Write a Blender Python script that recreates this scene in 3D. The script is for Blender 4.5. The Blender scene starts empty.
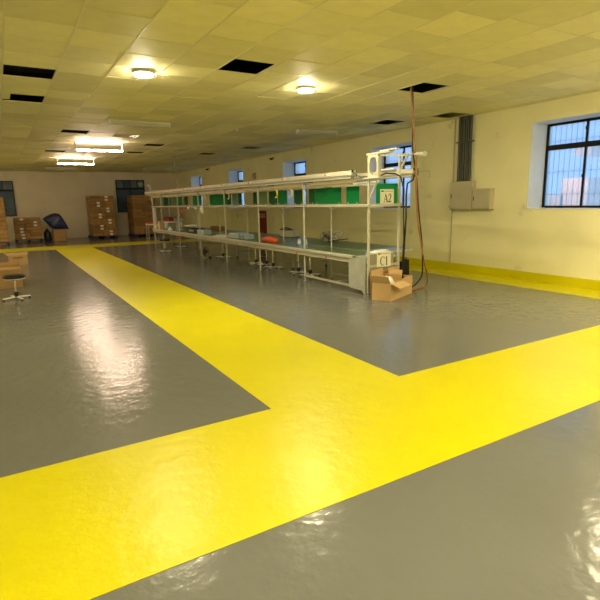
import bpy, math, random
from mathutils import Vector, Matrix
random.seed(7)
S = 1.63                      # metres per layout unit (the eye height)
scn = bpy.context.scene
COL = scn.collection

# ------------------------------------------------------------------ camera
F_PX, YAW, PITCH, ROLL = 497.1355, 0.5341, 0.1961, -0.0205
EYE = Vector((0, 0, 1))
cy, sy, cp, sp = math.cos(YAW), math.sin(YAW), math.cos(PITCH), math.sin(PITCH)
fwd = Vector((sy*cp, cy*cp, -sp)); r0 = Vector((cy, -sy, 0)); u0 = r0.cross(fwd)
cr, sr = math.cos(ROLL), math.sin(ROLL)
rgt = r0*cr + u0*sr; upv = u0*cr - r0*sr
cam = bpy.data.cameras.new('camera')
camo = bpy.data.objects.new('camera', cam); COL.objects.link(camo)
cam.sensor_width = 36; cam.sensor_fit = 'HORIZONTAL'; cam.lens = F_PX/600*36
cam.clip_start = 0.05; cam.clip_end = 200
m = Matrix((rgt, upv, -fwd)).transposed().to_4x4(); m.translation = EYE*S
camo.matrix_world = m
scn.camera = camo

# ------------------------------------------------------------------ world, exposure, light strengths
w = bpy.data.worlds.new('world'); scn.world = w; w.use_nodes = True
bg = w.node_tree.nodes['Background']
bg.inputs[0].default_value = (0.50, 0.69, 0.94, 1); bg.inputs[1].default_value = 1.3
scn.view_settings.view_transform = 'Standard'; scn.view_settings.look = 'None'
scn.view_settings.gamma = 1; scn.view_settings.use_curve_mapping = False
scn.view_settings.exposure = 0.22
LED_STRENGTH = 400.0
TUBE_STRENGTH = 140.0

# ------------------------------------------------------------------ materials
MATS = {}
def mat(name, col, rough=.5, metal=0, var=0, vscale=3, bump=0, bscale=40, island=0, spec=.5, emit=None, estr=1, stains=None):
    if name in MATS: return MATS[name]
    ma = bpy.data.materials.new(name); ma.use_nodes = True
    nt = ma.node_tree; n = nt.nodes; L = nt.links; b = n['Principled BSDF']
    b.inputs['Roughness'].default_value = rough; b.inputs['Metallic'].default_value = metal
    b.inputs['Specular IOR Level'].default_value = spec
    base = n.new('ShaderNodeRGB'); base.outputs[0].default_value = (*col, 1); out = base.outputs[0]
    tc = n.new('ShaderNodeTexCoord')
    def nz(scale, detail=4):
        t = n.new('ShaderNodeTexNoise'); t.inputs['Scale'].default_value = scale; t.inputs['Detail'].default_value = detail
        L.new(tc.outputs['Object'], t.inputs['Vector']); return t.outputs[0]
    def hsv(fac, lo, hi, c):
        mr = n.new('ShaderNodeMapRange'); mr.inputs[3].default_value = lo; mr.inputs[4].default_value = hi
        L.new(fac, mr.inputs[0]); h = n.new('ShaderNodeHueSaturation'); L.new(mr.outputs[0], h.inputs['Value']); L.new(c, h.inputs['Color']); return h.outputs[0]
    if var or True:
        vv = max(var, .04)
        mr0 = nz(vscale); cl = n.new('ShaderNodeMapRange'); cl.inputs[1].default_value = .3; cl.inputs[2].default_value = .7
        L.new(mr0, cl.inputs[0]); out = hsv(cl.outputs[0], 1-vv, 1+vv, out)
    if island:
        g = n.new('ShaderNodeNewGeometry'); oi = n.new('ShaderNodeObjectInfo')
        ad = n.new('ShaderNodeMath'); L.new(g.outputs['Random Per Island'], ad.inputs[0]); L.new(oi.outputs['Random'], ad.inputs[1])
        fr = n.new('ShaderNodeMath'); fr.operation = 'FRACT'; L.new(ad.outputs[0], fr.inputs[0])
        out = hsv(fr.outputs[0], 1-island, 1+island, out)
    if stains:
        sc, lo, hi, scol = stains
        t = nz(sc, 8); mr = n.new('ShaderNodeMapRange'); mr.inputs[1].default_value = lo; mr.inputs[2].default_value = hi; L.new(t, mr.inputs[0])
        mx = n.new('ShaderNodeMix'); mx.data_type = 'RGBA'; L.new(mr.outputs[0], mx.inputs[0]); L.new(out, mx.inputs[6]); mx.inputs[7].default_value = (*scol, 1); out = mx.outputs[2]
    L.new(out, b.inputs['Base Color'])
    if bump:
        bp = n.new('ShaderNodeBump'); bp.inputs['Strength'].default_value = bump; bp.inputs['Distance'].default_value = .01
        L.new(nz(bscale), bp.inputs['Height']); L.new(bp.outputs[0], b.inputs['Normal'])
    if emit:
        b.inputs['Emission Color'].default_value = (*emit, 1); b.inputs['Emission Strength'].default_value = estr
    MATS[name] = ma; return ma

def floor_mat(name, col, rough, spec=.5):
    """glossy roller-applied epoxy: slight orange-peel, a broad waviness, worn duller patches"""
    ma = mat(name, col, rough, var=.025, vscale=1.2, spec=spec)
    nt = ma.node_tree; n = nt.nodes; L = nt.links; b = n['Principled BSDF']
    tc = [x for x in n if x.type == 'TEX_COORD'][0]
    def nz(scale, d=3):
        t = n.new('ShaderNodeTexNoise'); t.inputs['Scale'].default_value = scale; t.inputs['Detail'].default_value = d; L.new(tc.outputs['Object'], t.inputs['Vector']); return t.outputs[0]
    mr = n.new('ShaderNodeMapRange'); mr.inputs[1].default_value = .3; mr.inputs[2].default_value = .7
    mr.inputs[3].default_value = rough-.03; mr.inputs[4].default_value = rough+.04
    L.new(nz(1.7, 6), mr.inputs[0]); L.new(mr.outputs[0], b.inputs['Roughness'])
    b2 = n.new('ShaderNodeBump'); b2.inputs['Strength'].default_value = 1; b2.inputs['Distance'].default_value = .0058; L.new(nz(8, 4), b2.inputs['Height'])
    L.new(b2.outputs[0], b.inputs['Normal'])
    return ma

M_FLOOR = floor_mat('grey_epoxy', (.160, .163, .154), .17)
M_YEL = floor_mat('yellow_epoxy', (.66, .59, .0005), .33, .3)
M_WALL = mat('cream_plaster', (.88, .825, .52), .7, var=.05, vscale=1.1, bump=.15, bscale=60, stains=(2.3, .66, .86, (.42, .36, .24)))
M_WALLB = mat('beige_plaster', (.76, .67, .52), .7, var=.06, vscale=1.3, bump=.1, bscale=60, stains=(2.0, .68, .95, (.5, .43, .33)))
M_JAMB = mat('white_jamb_plaster', (.72, .72, .70), .7, var=.04)
M_TILE = mat('ceiling_tile', (.85, .79, .47), .6, var=.03, vscale=5, island=.12, spec=.3)
M_GRID = mat('ceiling_rail', (.78, .72, .5), .4)
M_VOID = mat('plenum_dark', (.02, .018, .015), .9)
M_PLENUM = mat('plenum_shade', (.012, .011, .010), .9)  # slab coloured near black, the void's shade put into its colour
M_ALU = mat('aluminium_profile', (.50, .475, .39), .4, metal=.25)
M_CREAM = mat('cream_metal', (.55, .53, .43), .4)
M_WHITE = mat('white_plastic', (.74, .73, .69), .35)
M_STEEL = mat('galvanised_sheet', (.50, .51, .47), .42, metal=.35, var=.1, vscale=6)
M_BELT = mat('green_belt', (.045, .125, .072), .22, var=.08)
M_MAT = mat('green_rubber_mat', (.05, .13, .08), .28, var=.1)
M_GREEN = mat('green_acrylic', (.0005, .25, .075), .35, var=.08, vscale=2, spec=.15)
M_GREEN2 = mat('deep_green_acrylic', (.0005, .11, .035), .35, var=.08, spec=.15)
M_PALE = mat('pale_green_acrylic', (.17, .30, .17), .35)
M_BLACK = mat('black_plastic', (.012, .012, .012), .4)
M_RUB = mat('black_rubber', (.015, .014, .013), .6)
M_VINYL = mat('black_vinyl', (.014, .012, .012), .25)
M_CHROME = mat('chrome', (.75, .74, .72), .18, metal=1)
M_RED = mat('red_plastic', (.6, .03, .015), .4)
M_DRED = mat('dark_red_paint', (.22, .012, .012), .45)
M_ORANGE = mat('orange_plastic', (.9, .13, .03), .4, bump=.4, bscale=60)
M_OHOSE = mat('orange_hose', (.36, .15, .035), .45)
M_CARD = mat('cardboard', (.42, .25, .10), .8, var=.06, vscale=4, island=.18)
M_CARD2 = mat('dark_cardboard', (.36, .20, .065), .8, var=.08, vscale=4, island=.22)
M_CARDL = mat('light_cardboard', (.58, .38, .175), .75, var=.05, vscale=5)
M_TAPE = mat('packing_tape', (.36, .21, .08), .3)
M_PAPER = mat('label_paper', (.92, .90, .84), .7)
M_SIGN = mat('sign_paper', (.80, .78, .62), .6)
M_INK = mat('dark_ink', (.02, .02, .02), .6)
M_GINK = mat('grey_ink', (.35, .34, .28), .6)
M_BINK = mat('navy_ink', (.01, .02, .08), .6)
M_PALLET = mat('blue_pallet', (.012, .018, .10), .5)
M_BLUE = mat('blue_tarpaulin', (.010, .025, .11), .35, bump=.6, bscale=9, stains=(8, .60, .66, (.16, .03, .06)))
M_FRAME = mat('black_window_frame', (.008, .008, .009), .5, spec=.2)
M_DKGLASS = mat('dark_night_glass', (.05, .085, .14), .3, var=.35, vscale=1.5, spec=.25)
M_DKGLASS2 = mat('pale_blind_glass', (.12, .16, .21), .4, var=.3, vscale=3, spec=.25)
M_CLEAR = mat('pale_blue_plastic', (.42, .52, .58), .3)
M_YHOSE = mat('yellow_hose', (.85, .68, .10), .4)
M_PIPE = mat('grey_green_conduit', (.045, .05, .032), .35, var=.1)
M_CABINET = mat('cabinet_enamel', (.52, .47, .33), .45)
M_MACH = mat('grey_machine_enamel', (.30, .31, .28), .4)
M_LED = mat('led_diffuser', (.9, .85, .7), .4, emit=(1, .88, .56), estr=LED_STRENGTH)
M_TUBE = mat('fluorescent_glow', (.9, .9, .9), .4, emit=(1, .74, .58), estr=TUBE_STRENGTH)
M_BROWN = mat('brown_wood', (.25, .12, .045), .5)

# frosted, blueish textured window glass
def glass_mat():
    ma = bpy.data.materials.new('frosted_glass'); ma.use_nodes = True
    nt = ma.node_tree; n = nt.nodes; L = nt.links; n.remove(n['Principled BSDF'])
    o = n['Material Output']
    tr = n.new('ShaderNodeBsdfTransparent'); tr.inputs[0].default_value = (.75, .88, 1, 1)
    tl = n.new('ShaderNodeBsdfTranslucent'); tl.inputs[0].default_value = (.75, .86, 1, 1)
    gl = n.new('ShaderNodeBsdfGlossy'); gl.inputs['Roughness'].default_value = .2
    m1 = n.new('ShaderNodeMixShader'); m1.inputs[0].default_value = .32; L.new(tr.outputs[0], m1.inputs[1]); L.new(tl.outputs[0], m1.inputs[2])
    m2 = n.new('ShaderNodeMixShader'); m2.inputs[0].default_value = .04; L.new(m1.outputs[0], m2.inputs[1]); L.new(gl.outputs[0], m2.inputs[2])
    L.new(m2.outputs[0], o.inputs[0]); return ma
M_GLASS = glass_mat()
def clear_mat():
    ma = bpy.data.materials.new('clear_plastic'); ma.use_nodes = True
    b = ma.node_tree.nodes['Principled BSDF']; b.inputs['Base Color'].default_value = (.85, .92, .95, 1); b.inputs['Alpha'].default_value = .38; b.inputs['Roughness'].default_value = .12
    return ma
M_PET = clear_mat()

# ------------------------------------------------------------------ mesh helpers (layout units)
class MB:
    def __init__(s): s.v = []; s.f = []; s.mi = []; s.cur = 0
    def add(s, vs, fs):
        k = len(s.v); s.v += [tuple(a) for a in vs]
        for f in fs: s.f.append([i+k for i in f]); s.mi.append(s.cur)
        return s
    def box(s, x0, x1, y0, y1, z0, z1, c=0):
        if c <= 0:
            vs = [(x, y, z) for z in (z0, z1) for x, y in ((x0, y0), (x1, y0), (x1, y1), (x0, y1))]
            return s.add(vs, [(3, 2, 1, 0), (4, 5, 6, 7), (0, 1, 5, 4), (1, 2, 6, 5), (2, 3, 7, 6), (3, 0, 4, 7)])
        # chamfered box: 24 vertices
        vs = []; idx = {}
        for X in (0, 1):
            for Y in (0, 1):
                for Z in (0, 1):
                    p = [(x0, x1)[X], (y0, y1)[Y], (z0, z1)[Z]]; d = [c*(1-2*X), c*(1-2*Y), c*(1-2*Z)]
                    for a in range(3):
                        q = [p[i]+(d[i] if i != a else 0) for i in range(3)]
                        idx[(X, Y, Z, a)] = len(vs); vs.append(q)
        fs = []
        def quad(a, lo):
            o = [i for i in range(3) if i != a]; r = []
            for u, v2 in ((0, 0), (1, 0), (1, 1), (0, 1)):
                k = [0, 0, 0]; k[a] = lo; k[o[0]] = u; k[o[1]] = v2; r.append(idx[(*k, a)])
            return r
        for a in range(3):
            for lo in (0, 1): fs.append(quad(a, lo))
        for e in range(3):   # edges parallel to axis e
            a, b2 = [i for i in range(3) if i != e]
            for u in (0, 1):
                for v2 in (0, 1):
                    k0 = [0, 0, 0]; k0[a] = u; k0[b2] = v2; k1 = list(k0); k1[e] = 1
                    fs.append([idx[(*k0, a)], idx[(*k1, a)], idx[(*k1, b2)], idx[(*k0, b2)]])
        for X in (0, 1):
            for Y in (0, 1):
                for Z in (0, 1): fs.append([idx[(X, Y, Z, 0)], idx[(X, Y, Z, 1)], idx[(X, Y, Z, 2)]])
        return s.add(vs, fs)
    def obox(s, p, ax, ay, az):      # oriented box from a corner and three edge vectors
        p, ax, ay, az = map(Vector, (p, ax, ay, az))
        vs = [p, p+ax, p+ax+ay, p+ay, p+az, p+ax+az, p+ax+ay+az, p+ay+az]
        return s.add(vs, [(3, 2, 1, 0), (4, 5, 6, 7), (0, 1, 5, 4), (1, 2, 6, 5), (2, 3, 7, 6), (3, 0, 4, 7)])
    def bar(s, a, b, w, h=None, upd=(0, 0, 1)):   # rectangular bar between two points
        a, b = Vector(a), Vector(b); h = h or w; d = (b-a).normalized(); u = Vector(upd)
        if abs(d.dot(u)) > .95: u = Vector((1, 0, 0))
        r = d.cross(u).normalized(); u = r.cross(d)
        return s.obox(a-r*w/2-u*h/2, r*w, (b-a), u*h)
    def tube(s, pts, r, n=10, cap=True, r1=None):
        pts = [Vector(p) for p in pts]; k0 = len(s.v); N = len(pts); fs = []; vs = []
        pu = None
        for i, p in enumerate(pts):
            d = (pts[min(i+1, N-1)]-pts[max(i-1, 0)]).normalized()
            if pu is None: pu = Vector((0, 0, 1)) if abs(d.z) < .9 else Vector((1, 0, 0))
            x = d.cross(pu).normalized(); y = x.cross(d).normalized(); pu = y
            rr = r if r1 is None else r+(r1-r)*i/(N-1)
            if isinstance(r, (list, tuple)): rr = r[i]
            for j in range(n):
                t = 2*math.pi*j/n; vs.append(p+x*math.cos(t)*rr+y*math.sin(t)*rr)
        for i in range(N-1):
            for j in range(n): fs.append((i*n+j, i*n+(j+1) % n, (i+1)*n+(j+1) % n, (i+1)*n+j))
        if cap: fs += [tuple(range(n))[::-1], tuple((N-1)*n+j for j in range(n))]
        return s.add(vs, fs)
    def lathe(s, prof, c=(0, 0), n=20):   # prof: (r, z)
        vs = []; fs = []
        for r, z in prof:
            for j in range(n):
                t = 2*math.pi*j/n; vs.append((c[0]+r*math.cos(t), c[1]+r*math.sin(t), z))
        for i in range(len(prof)-1):
            for j in range(n): fs.append((i*n+j, i*n+(j+1) % n, (i+1)*n+(j+1) % n, (i+1)*n+j))
        fs += [tuple(range(n))[::-1], tuple((len(prof)-1)*n+j for j in range(n))]
        return s.add(vs, fs)
    def mesh(s, name, mats, smooth=False):
        me = bpy.data.meshes.new(name)
        me.from_pydata([(x*S, y*S, z*S) for x, y, z in s.v], [], s.f)
        for m_ in (mats if isinstance(mats, (list, tuple)) else [mats]): me.materials.append(m_)
        for p, i in zip(me.polygons, s.mi): p.material_index = i; p.use_smooth = smooth
        me.update()
        import bmesh
        b = bmesh.new(); b.from_mesh(me); bmesh.ops.recalc_face_normals(b, faces=b.faces); b.to_mesh(me); b.free()
        if smooth:
            try: me.set_sharp_from_angle(angle=math.radians(40))
            except Exception: pass
        return me
    def build(s, name, mats, parent=None, smooth=False, loc=None):
        return link(name, s.mesh(name, mats, smooth), parent, loc)
def link(name, me, parent=None, loc=None):
    o = bpy.data.objects.new(name, me); COL.objects.link(o)
    if parent: o.parent = parent
    if loc: o.location = Vector(loc)*S
    return o
def tag(o, label=None, cat=None, group=None, kind=None):
    if label: o['label'] = label
    if cat: o['category'] = cat
    if group: o['group'] = group
    if kind: o['kind'] = kind
    return o
def thing(name, label, cat, loc=(0, 0, 0), rz=0, group=None):
    o = bpy.data.objects.new(name, None); COL.objects.link(o); o.empty_display_size = .1
    o.location = Vector(loc)*S; o.rotation_euler = (0, 0, rz)
    return tag(o, label, cat, group)
def copy_tree(o, loc, rz, label, parent=None):
    c = o.copy(); COL.objects.link(c)
    if parent is None:
        c.location = Vector(loc)*S; c.rotation_euler = (0, 0, rz); c['label'] = label
    else: c.parent = parent
    for ch in list(o.children): copy_tree(ch, None, None, None, c)
    return c
def struct(o): o['kind'] = 'structure'; return o

# ------------------------------------------------------------------ room shell
WX, BY, CZ = 5.4165, 17.4, 2.045      # right wall, back wall, ceiling
LX, FY = -3.17, -3.2                   # unseen left and near walls
TH = .30                               # depth of the window recesses
struct(MB().box(LX-.1, WX+.45, FY-.1, BY+.1, -.1, 0).build('floor', M_FLOOR)); floor = bpy.data.objects['floor']
E = .0016
XL, XR, YN, YF = 1.0383, 1.8654, 1.2423, 2.0526
XB, SY0, SY1 = 4.9519, 13.0, 14.1
MB().box(LX, WX, YN, YF, .0004, E).build('painted_yellow_aisle', M_YEL, floor)
MB().box(XL, XR, YF, SY0, .0004, E).build('painted_yellow_aisle', M_YEL, floor)
MB().box(XB, WX, YF, BY, .0004, E).build('painted_yellow_aisle', M_YEL, floor)
MB().box(XB, WX, FY, YN, .0004, E).build('painted_yellow_aisle', M_YEL, floor)
MB().box(LX, XB, SY0, SY1, .0004, E).build('painted_yellow_aisle', M_YEL, floor)

# right wall with five deep window recesses
WZ0, WZ1, WW = .853, 1.838, .97
starts = [3.80, 6.75, 9.775, 12.83, 15.87, .83, -2.1]         # far edges (Y) of the recesses
b = MB(); ys = sorted([(s_-WW, s_) for s_ in starts])
edges = [FY]
for a, c_ in ys:
    b.box(WX, WX+TH+.1, edges[-1], a, 0, CZ+.3); edges.append(c_)
    b.box(WX, WX+TH+.1, a, c_, 0, WZ0); b.box(WX, WX+TH+.1, a, c_, WZ1, CZ+.3)
b.box(WX, WX+TH+.1, edges[-1], BY+.1, 0, CZ+.3)
wallr = struct(b.build('wall_right', M_WALL))
# white painted linings of the recesses
for i, (a, c_) in enumerate(sorted(ys, key=lambda q: -q[0])):
    t = .006; l = MB()
    l.box(WX-.001, WX+TH, c_-t, c_, WZ0, WZ1); l.box(WX-.001, WX+TH, a, a+t, WZ0, WZ1)
    l.box(WX-.001, WX+TH, a+t, c_-t, WZ1-t, WZ1); l.box(WX-.004, WX+TH, a+t, c_-t, WZ0, WZ0+t)
    l.build('window_lining', M_JAMB, wallr)
SK = .105
struct(MB().box(WX-.006, WX, FY, BY, 0, SK).build('baseboard_right', M_YEL))
# other walls
wb = MB(); wb.box(LX-.1, WX+.45, BY, BY+.15, 0, CZ+.3)
wallb = struct(wb.build('wall_back', M_WALLB))
struct(MB().box(LX-.15, LX, FY-.1, BY+.1, 0, CZ+.3).build('wall_left', M_WALL))
struct(MB().box(LX-.1, WX+.45, FY-.15, FY, 0, CZ+.3).build('wall_front', M_WALL))

def window_recessed(num, a, c_):
    """dark sliding window with a transom; frame stands at the back of the recess"""
    X0 = WX+TH-.02; X1 = X0+.03; ym = (a+c_)/2; zt0, zt1 = 1.53, 1.588; f = .026
    a += .008; c_ -= .008; z0 = WZ0+.008; z1 = WZ1-.008
    g = MB(); g.box(X0, X1, a, c_, z0, z0+f); g.box(X0, X1, a, c_, z1-f, z1)
    g.box(X0, X1, a, a+f, z0+f, z1-f); g.box(X0, X1, c_-f, c_, z0+f, z1-f)
    g.box(X0-.004, X1, a+f, c_-f, zt0, zt1)
    wn = struct(g.build('window_%d' % num, M_FRAME))
    mb = MB(); mb.box(X0+.002, X1, ym-.011, ym+.011, zt1, z1-f); mb.build('mullion', M_FRAME, wn)
    mb = MB(); mb.box(X0+.002, X1, ym-.011, ym+.011, z0+f, zt0); mb.build('mullion', M_FRAME, wn)
    for y in (ym,):
        for z in (1.72, 1.20): MB().box(X0-.008, X0+.002, y+.006, y+.016, z, z+.035, .002).build('window_latch', M_BLACK, wn)
    for (p, q) in ((a+f, ym-.011), (ym+.011, c_-f)):
        for (r, t) in ((z0+f, zt0), (zt1, z1-f)):
            pn = MB().box(X0+.012, X0+.016, p, q, r, t).build('window_pane', M_GLASS, wn)
    # burglar bars just outside the panes
    br = MB(); n = 14
    for k in range(1, n):
        y = a+f+(c_-a-2*f)*k/n
        br.tube([(X1+.008, y, z0), (X1+.008, y, z1)], .0034, 6)
    for z in (1.02, 1.28, 1.63): br.bar((X1+.014, a, z), (X1+.014, c_, z), .006)
    br.build('security_grille', M_FRAME, wn)
for i, s_ in enumerate(starts): window_recessed(i+1, s_-WW, s_)
# what stands outside: a building, warm light put into its orange colour, seen dimly through the panes
ob = MB(); ob.box(9.2, 10.6, 5.25, 5.75, -1, 1.32); ob.box(9.2, 10.6, 5.25, 5.55, 1.72, 1.95); ob.box(9.2, 10.6, 5.7, 6.1, -1, 1.02); ob.box(9.2, 10.6, 7.2, 20, -1, 1.15)
outb = ob.build('neighbouring_building', mat('warm_lit_render', (.95, .62, .40), .8, var=.3, vscale=.8))
tag(outb, 'warm-lit building outside, dimly seen through the frosted windows', 'building')

ol = bpy.data.lights.new('added_warm_lamp', 'POINT'); ol.energy = 95; ol.color = (1, .46, .14); ol.shadow_soft_size = .15
olo = bpy.data.objects.new('added_warm_lamp', ol); COL.objects.link(olo); olo.location = Vector((8.5, 5.45, 1.35))*S  # added unseen lamp without fixture, warms the face of the building
# back wall windows (dark outside), flush with the wall
def back_window(num, x0, x1, z0, z1, blind):
    f = .022; Y1 = BY-.002; Y0 = BY-.03; zt = z0+(z1-z0)*.73; zb = .028
    g = MB(); g.box(x0, x1, Y0, Y1, z0, z0+f); g.box(x0, x1, Y0, Y1, z1-f, z1); g.box(x0, x0+f, Y0, Y1, z0+f, z1-f); g.box(x1-f, x1, Y0, Y1, z0+f, z1-f)
    g.box(x0+f, x1-f, Y0, Y1, zt-zb, zt+zb)
    wn = struct(g.build('window_%d' % num, M_FRAME))
    xm = (x0+x1)/2
    MB().box(xm-.012, xm+.012, Y0+.004, Y1, z0+f, zt-zb).build('mullion', M_FRAME, wn)
    q = [x0+f+(x1-x0-2*f)*k/4 for k in range(5)]
    for k in (1, 2, 3): MB().box(q[k]-.008, q[k]+.008, Y0+.004, Y1, zt+zb, z1-f).build('mullion', M_FRAME, wn)
    for k in range(2):
        pa = (x0+f, xm-.012) if k == 0 else (xm+.012, x1-f)
        MB().box(pa[0], pa[1], Y0+.016, Y1, z0+f, zt-zb).build('window_pane', M_DKGLASS, wn)
    for k in range(4):
        MB().box(q[k]+.008*(k > 0), q[k+1]-.008*(k < 3), Y0+.016, Y1, zt+zb, z1-f).build('window_pane', (M_DKGLASS, M_DKGLASS2)[(k+blind) % 2], wn)
    return wn
k_ = BY/18.062
wr = back_window(8, 3.50*k_, 4.46*k_, 1+(.745-1)*k_, 1+(1.832-1)*k_, 1)
back_window(9, -.62*k_, .47*k_, 1+(.725-1)*k_, 1+(1.79-1)*k_, 0)
# small round extractor fan in the last top light of that window
fx, fz = 4.46*k_-.13, 1+(1.832-1)*k_-.14
ef = thing('extractor_fan', 'small round extractor fan set in the top right pane of the back window', 'fan', (fx, BY-.02, fz))
ring = MB(); pts = [(math.cos(t)*.085, 0, math.sin(t)*.085) for t in [2*math.pi*i/24 for i in range(25)]]
ring.tube([(x, -.015, z) for x, y, z in pts], .012, 6, cap=False); ring.build('fan_ring', M_MACH, ef, True)
for i in range(5):
    t = 2*math.pi*i/5; d = Vector((math.cos(t), 0, math.sin(t))); p = Vector((-math.sin(t), 0, math.cos(t)))
    MB().obox(Vector((0, -.013, 0))+d*.012-p*.012, d*.062, p*.04+Vector((0, -.008, 0)), Vector((0, -.002, 0))).build('fan_blade', M_STEEL, ef)
MB().tube([(0, -.03, 0), (0, 0, 0)], .016, 10).build('fan_hub', M_MACH, ef, True)
# clutter under the window's foot, right of the tall stack: a pale door panel
# ------------------------------------------------------------------ ceiling: slab, grid rails, tiles
P = .369
cx = [.152+P*k for k in range(-9, 16)]           # rails between columns
ce = MB()
ce.cur = 1; ce.box(LX-.1, WX+.45, FY-.1, BY+.1, CZ+.30, CZ+.4)
ce.cur = 0
for x in cx[1:]:
    if x < WX-.02: ce.box(x-.0045, x+.0045, FY, BY, CZ-.0025, CZ+.012)
ce.box(WX-.012, WX, FY, BY, CZ-.004, CZ+.012); ce.box(LX, WX-.012, BY-.012, BY, CZ-.004, CZ+.012)
ceil = struct(ce.build('ceiling', [M_GRID, M_PLENUM]))
offs = {}      # column index -> phase of its cross joints
holes = set()
def hole(xm, y0, setphase=True):
    k = int((xm-cx[0])//P)
    if setphase: offs[k] = y0
    holes.add((k, round(y0+P/2, 3)))
for xm, y0 in ((.33, 5.646), (1.07, 7.90), (2.55, 9.2), (3.66, 3.585), (4.0, 10.46), (4.4, 9.06), (4.75, 5.41), (5.1, 4.615), (1.8, 3.64)): hole(xm, y0)
for xm, y0 in ((.33, 4.539), (1.07, 10.85), (2.55, 10.68)): hole(xm, y0, False)
VENTS = [(1.8125, 8.2525), (1.8125, 10.8355)]
for k in range(len(cx)):
    if k not in offs: offs[k] = random.choice((0, .12, .24))+3.6
def is_hole(k, ym):
    x = cx[k]+P/2
    for kk, y in holes:
        if kk == k and abs(y-ym) < .12: return True
    for vx, vy in VENTS:
        if abs(vx-x) < P/2 and abs(vy-ym) < P/2: return True
    return False
tiles = []
for k in range(len(cx)):
    x0, x1 = cx[k], min(cx[k]+P, WX-.004)
    if x0 < LX: x0 = LX
    if x1-x0 < .04: continue
    y = offs[k]-P*40
    while y < BY:
        ya, yb = max(y, FY), min(y+P, BY-.01); ym = y+P/2
        if yb-ya > .03 and not is_hole(k, ym):
            tiles.append((x0+.0045, x1-.0045, ya+.002, yb-.002))
        y += P
def to_px(p):
    d = Vector(p)-EYE; z = d.dot(fwd)
    if z < .3: return None
    return 300+F_PX*d.dot(rgt)/z, 300-F_PX*d.dot(upv)/z, z
def score(t):
    q = to_px(((t[0]+t[1])/2, (t[2]+t[3])/2, CZ))
    if not q or q[0] < -30 or q[0] > 630 or q[1] < -30: return 1e9
    return q[2]+(0 if t[1]-t[0] > .3 else 3)
tiles.sort(key=score)
std = {}
for i, t in enumerate(tiles[:300]):
    wq, hq = round(t[1]-t[0], 3), round(t[3]-t[2], 3)
    if (wq, hq) not in std:
        std[(wq, hq)] = MB().box(-wq/2, wq/2, -hq/2, hq/2, 0, .009).mesh('ceiling_tile', M_TILE)
    o = link('ceiling_tile', std[(wq, hq)], ceil, ((t[0]+t[1])/2, (t[2]+t[3])/2, CZ+random.uniform(-.0012, .0015)))
    o.rotation_euler = (random.uniform(-.004, .004), random.uniform(-.002, .002), 0)
rb = MB()
for t in tiles[300:]: rb.box(t[0], t[1], t[2], t[3], CZ+.001, CZ+.009)
rest = rb.build('ceiling_tile_field', M_TILE, ceil); rest['kind'] = 'stuff'
# pushed-back tile beside the left hole
MB().box(.152, .225, 5.65, 5.98, CZ+.010, CZ+.019).build('ceiling_tile', M_TILE, ceil)

def vent(x, y, label):
    v_ = thing('air_vent', label, 'vent', (x, y, CZ)); h = P/2-.006
    MB().box(-h, h, -h, h, .03, .04).build('vent_box', M_VOID, v_)
    for j in range(4):
        r1 = h-.042*j; r2 = r1-.016; z0, z1 = -.006, .02
        g = MB(); vs = []
        for r, z in ((r1, z0), (r2, z1)): vs += [(-r, -r, z), (r, -r, z), (r, r, z), (-r, r, z)]
        vs += [(a*1.0, b_*1.0, z+.004) for a, b_, z in vs]
        fs = []
        for i in range(4):
            q = (i+1) % 4; fs += [(i, q, q+4, i+4), (i+8, i+12, q+12, q+8), (i, i+8, q+8, q), (i+4, q+4, q+12, i+12)]
        g.add(vs, fs); g.build('louvre_ring', M_GRID, v_)
    for sx in (-1, 1):
        for sy_ in (-1, 1): MB().bar((sx*.03, sy_*.03, .004), (sx*(h-.01), sy_*(h-.01), -.004), .008, .006).build('corner_rib', M_GRID, v_)
vent(*VENTS[0], 'square louvred ceiling vent right beside the nearer lit tube light')
vent(*VENTS[1], 'square louvred ceiling vent between the two lit tube lights')

def led(x, y, label, group=None):
    t = thing('ceiling_light', label, 'ceiling light', (x, y, CZ), group=group)
    MB().lathe([(.066, -.002), (.083, -.006), (.083, -.022), (.074, -.026)], n=32).build('light_rim', M_WHITE, t, True)
    MB().lathe([(.0735, -.0265), (.070, -.034), (.050, -.040), (.01, -.043)], n=32).build('light_diffuser', M_LED, t, True)
led(2.604, 4.22, 'round glowing disc light on ceiling above the near end of the bench')
led(1.12, 4.28, 'round glowing disc light nearer the aisle, at the top left edge')
for x in (-.36, 1.12, 2.604, 4.08):
    for y in (.55, -2.0): led(x, y, 'round glowing disc light behind the viewpoint', 'ceiling lights behind the viewpoint')
for y in (4.28, 7.2, 10.1, 13.0, 15.9): led(-1.9, y, 'added disc light along the left side, out of view, brightening the far room', 'added ceiling lights out of view at left')  # added unseen lamps that brighten the far end of the room
led(4.35, 1.9, 'added disc light near the right wall, unseen above the frame')  # added unseen lamp that brightens the right wall

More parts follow.
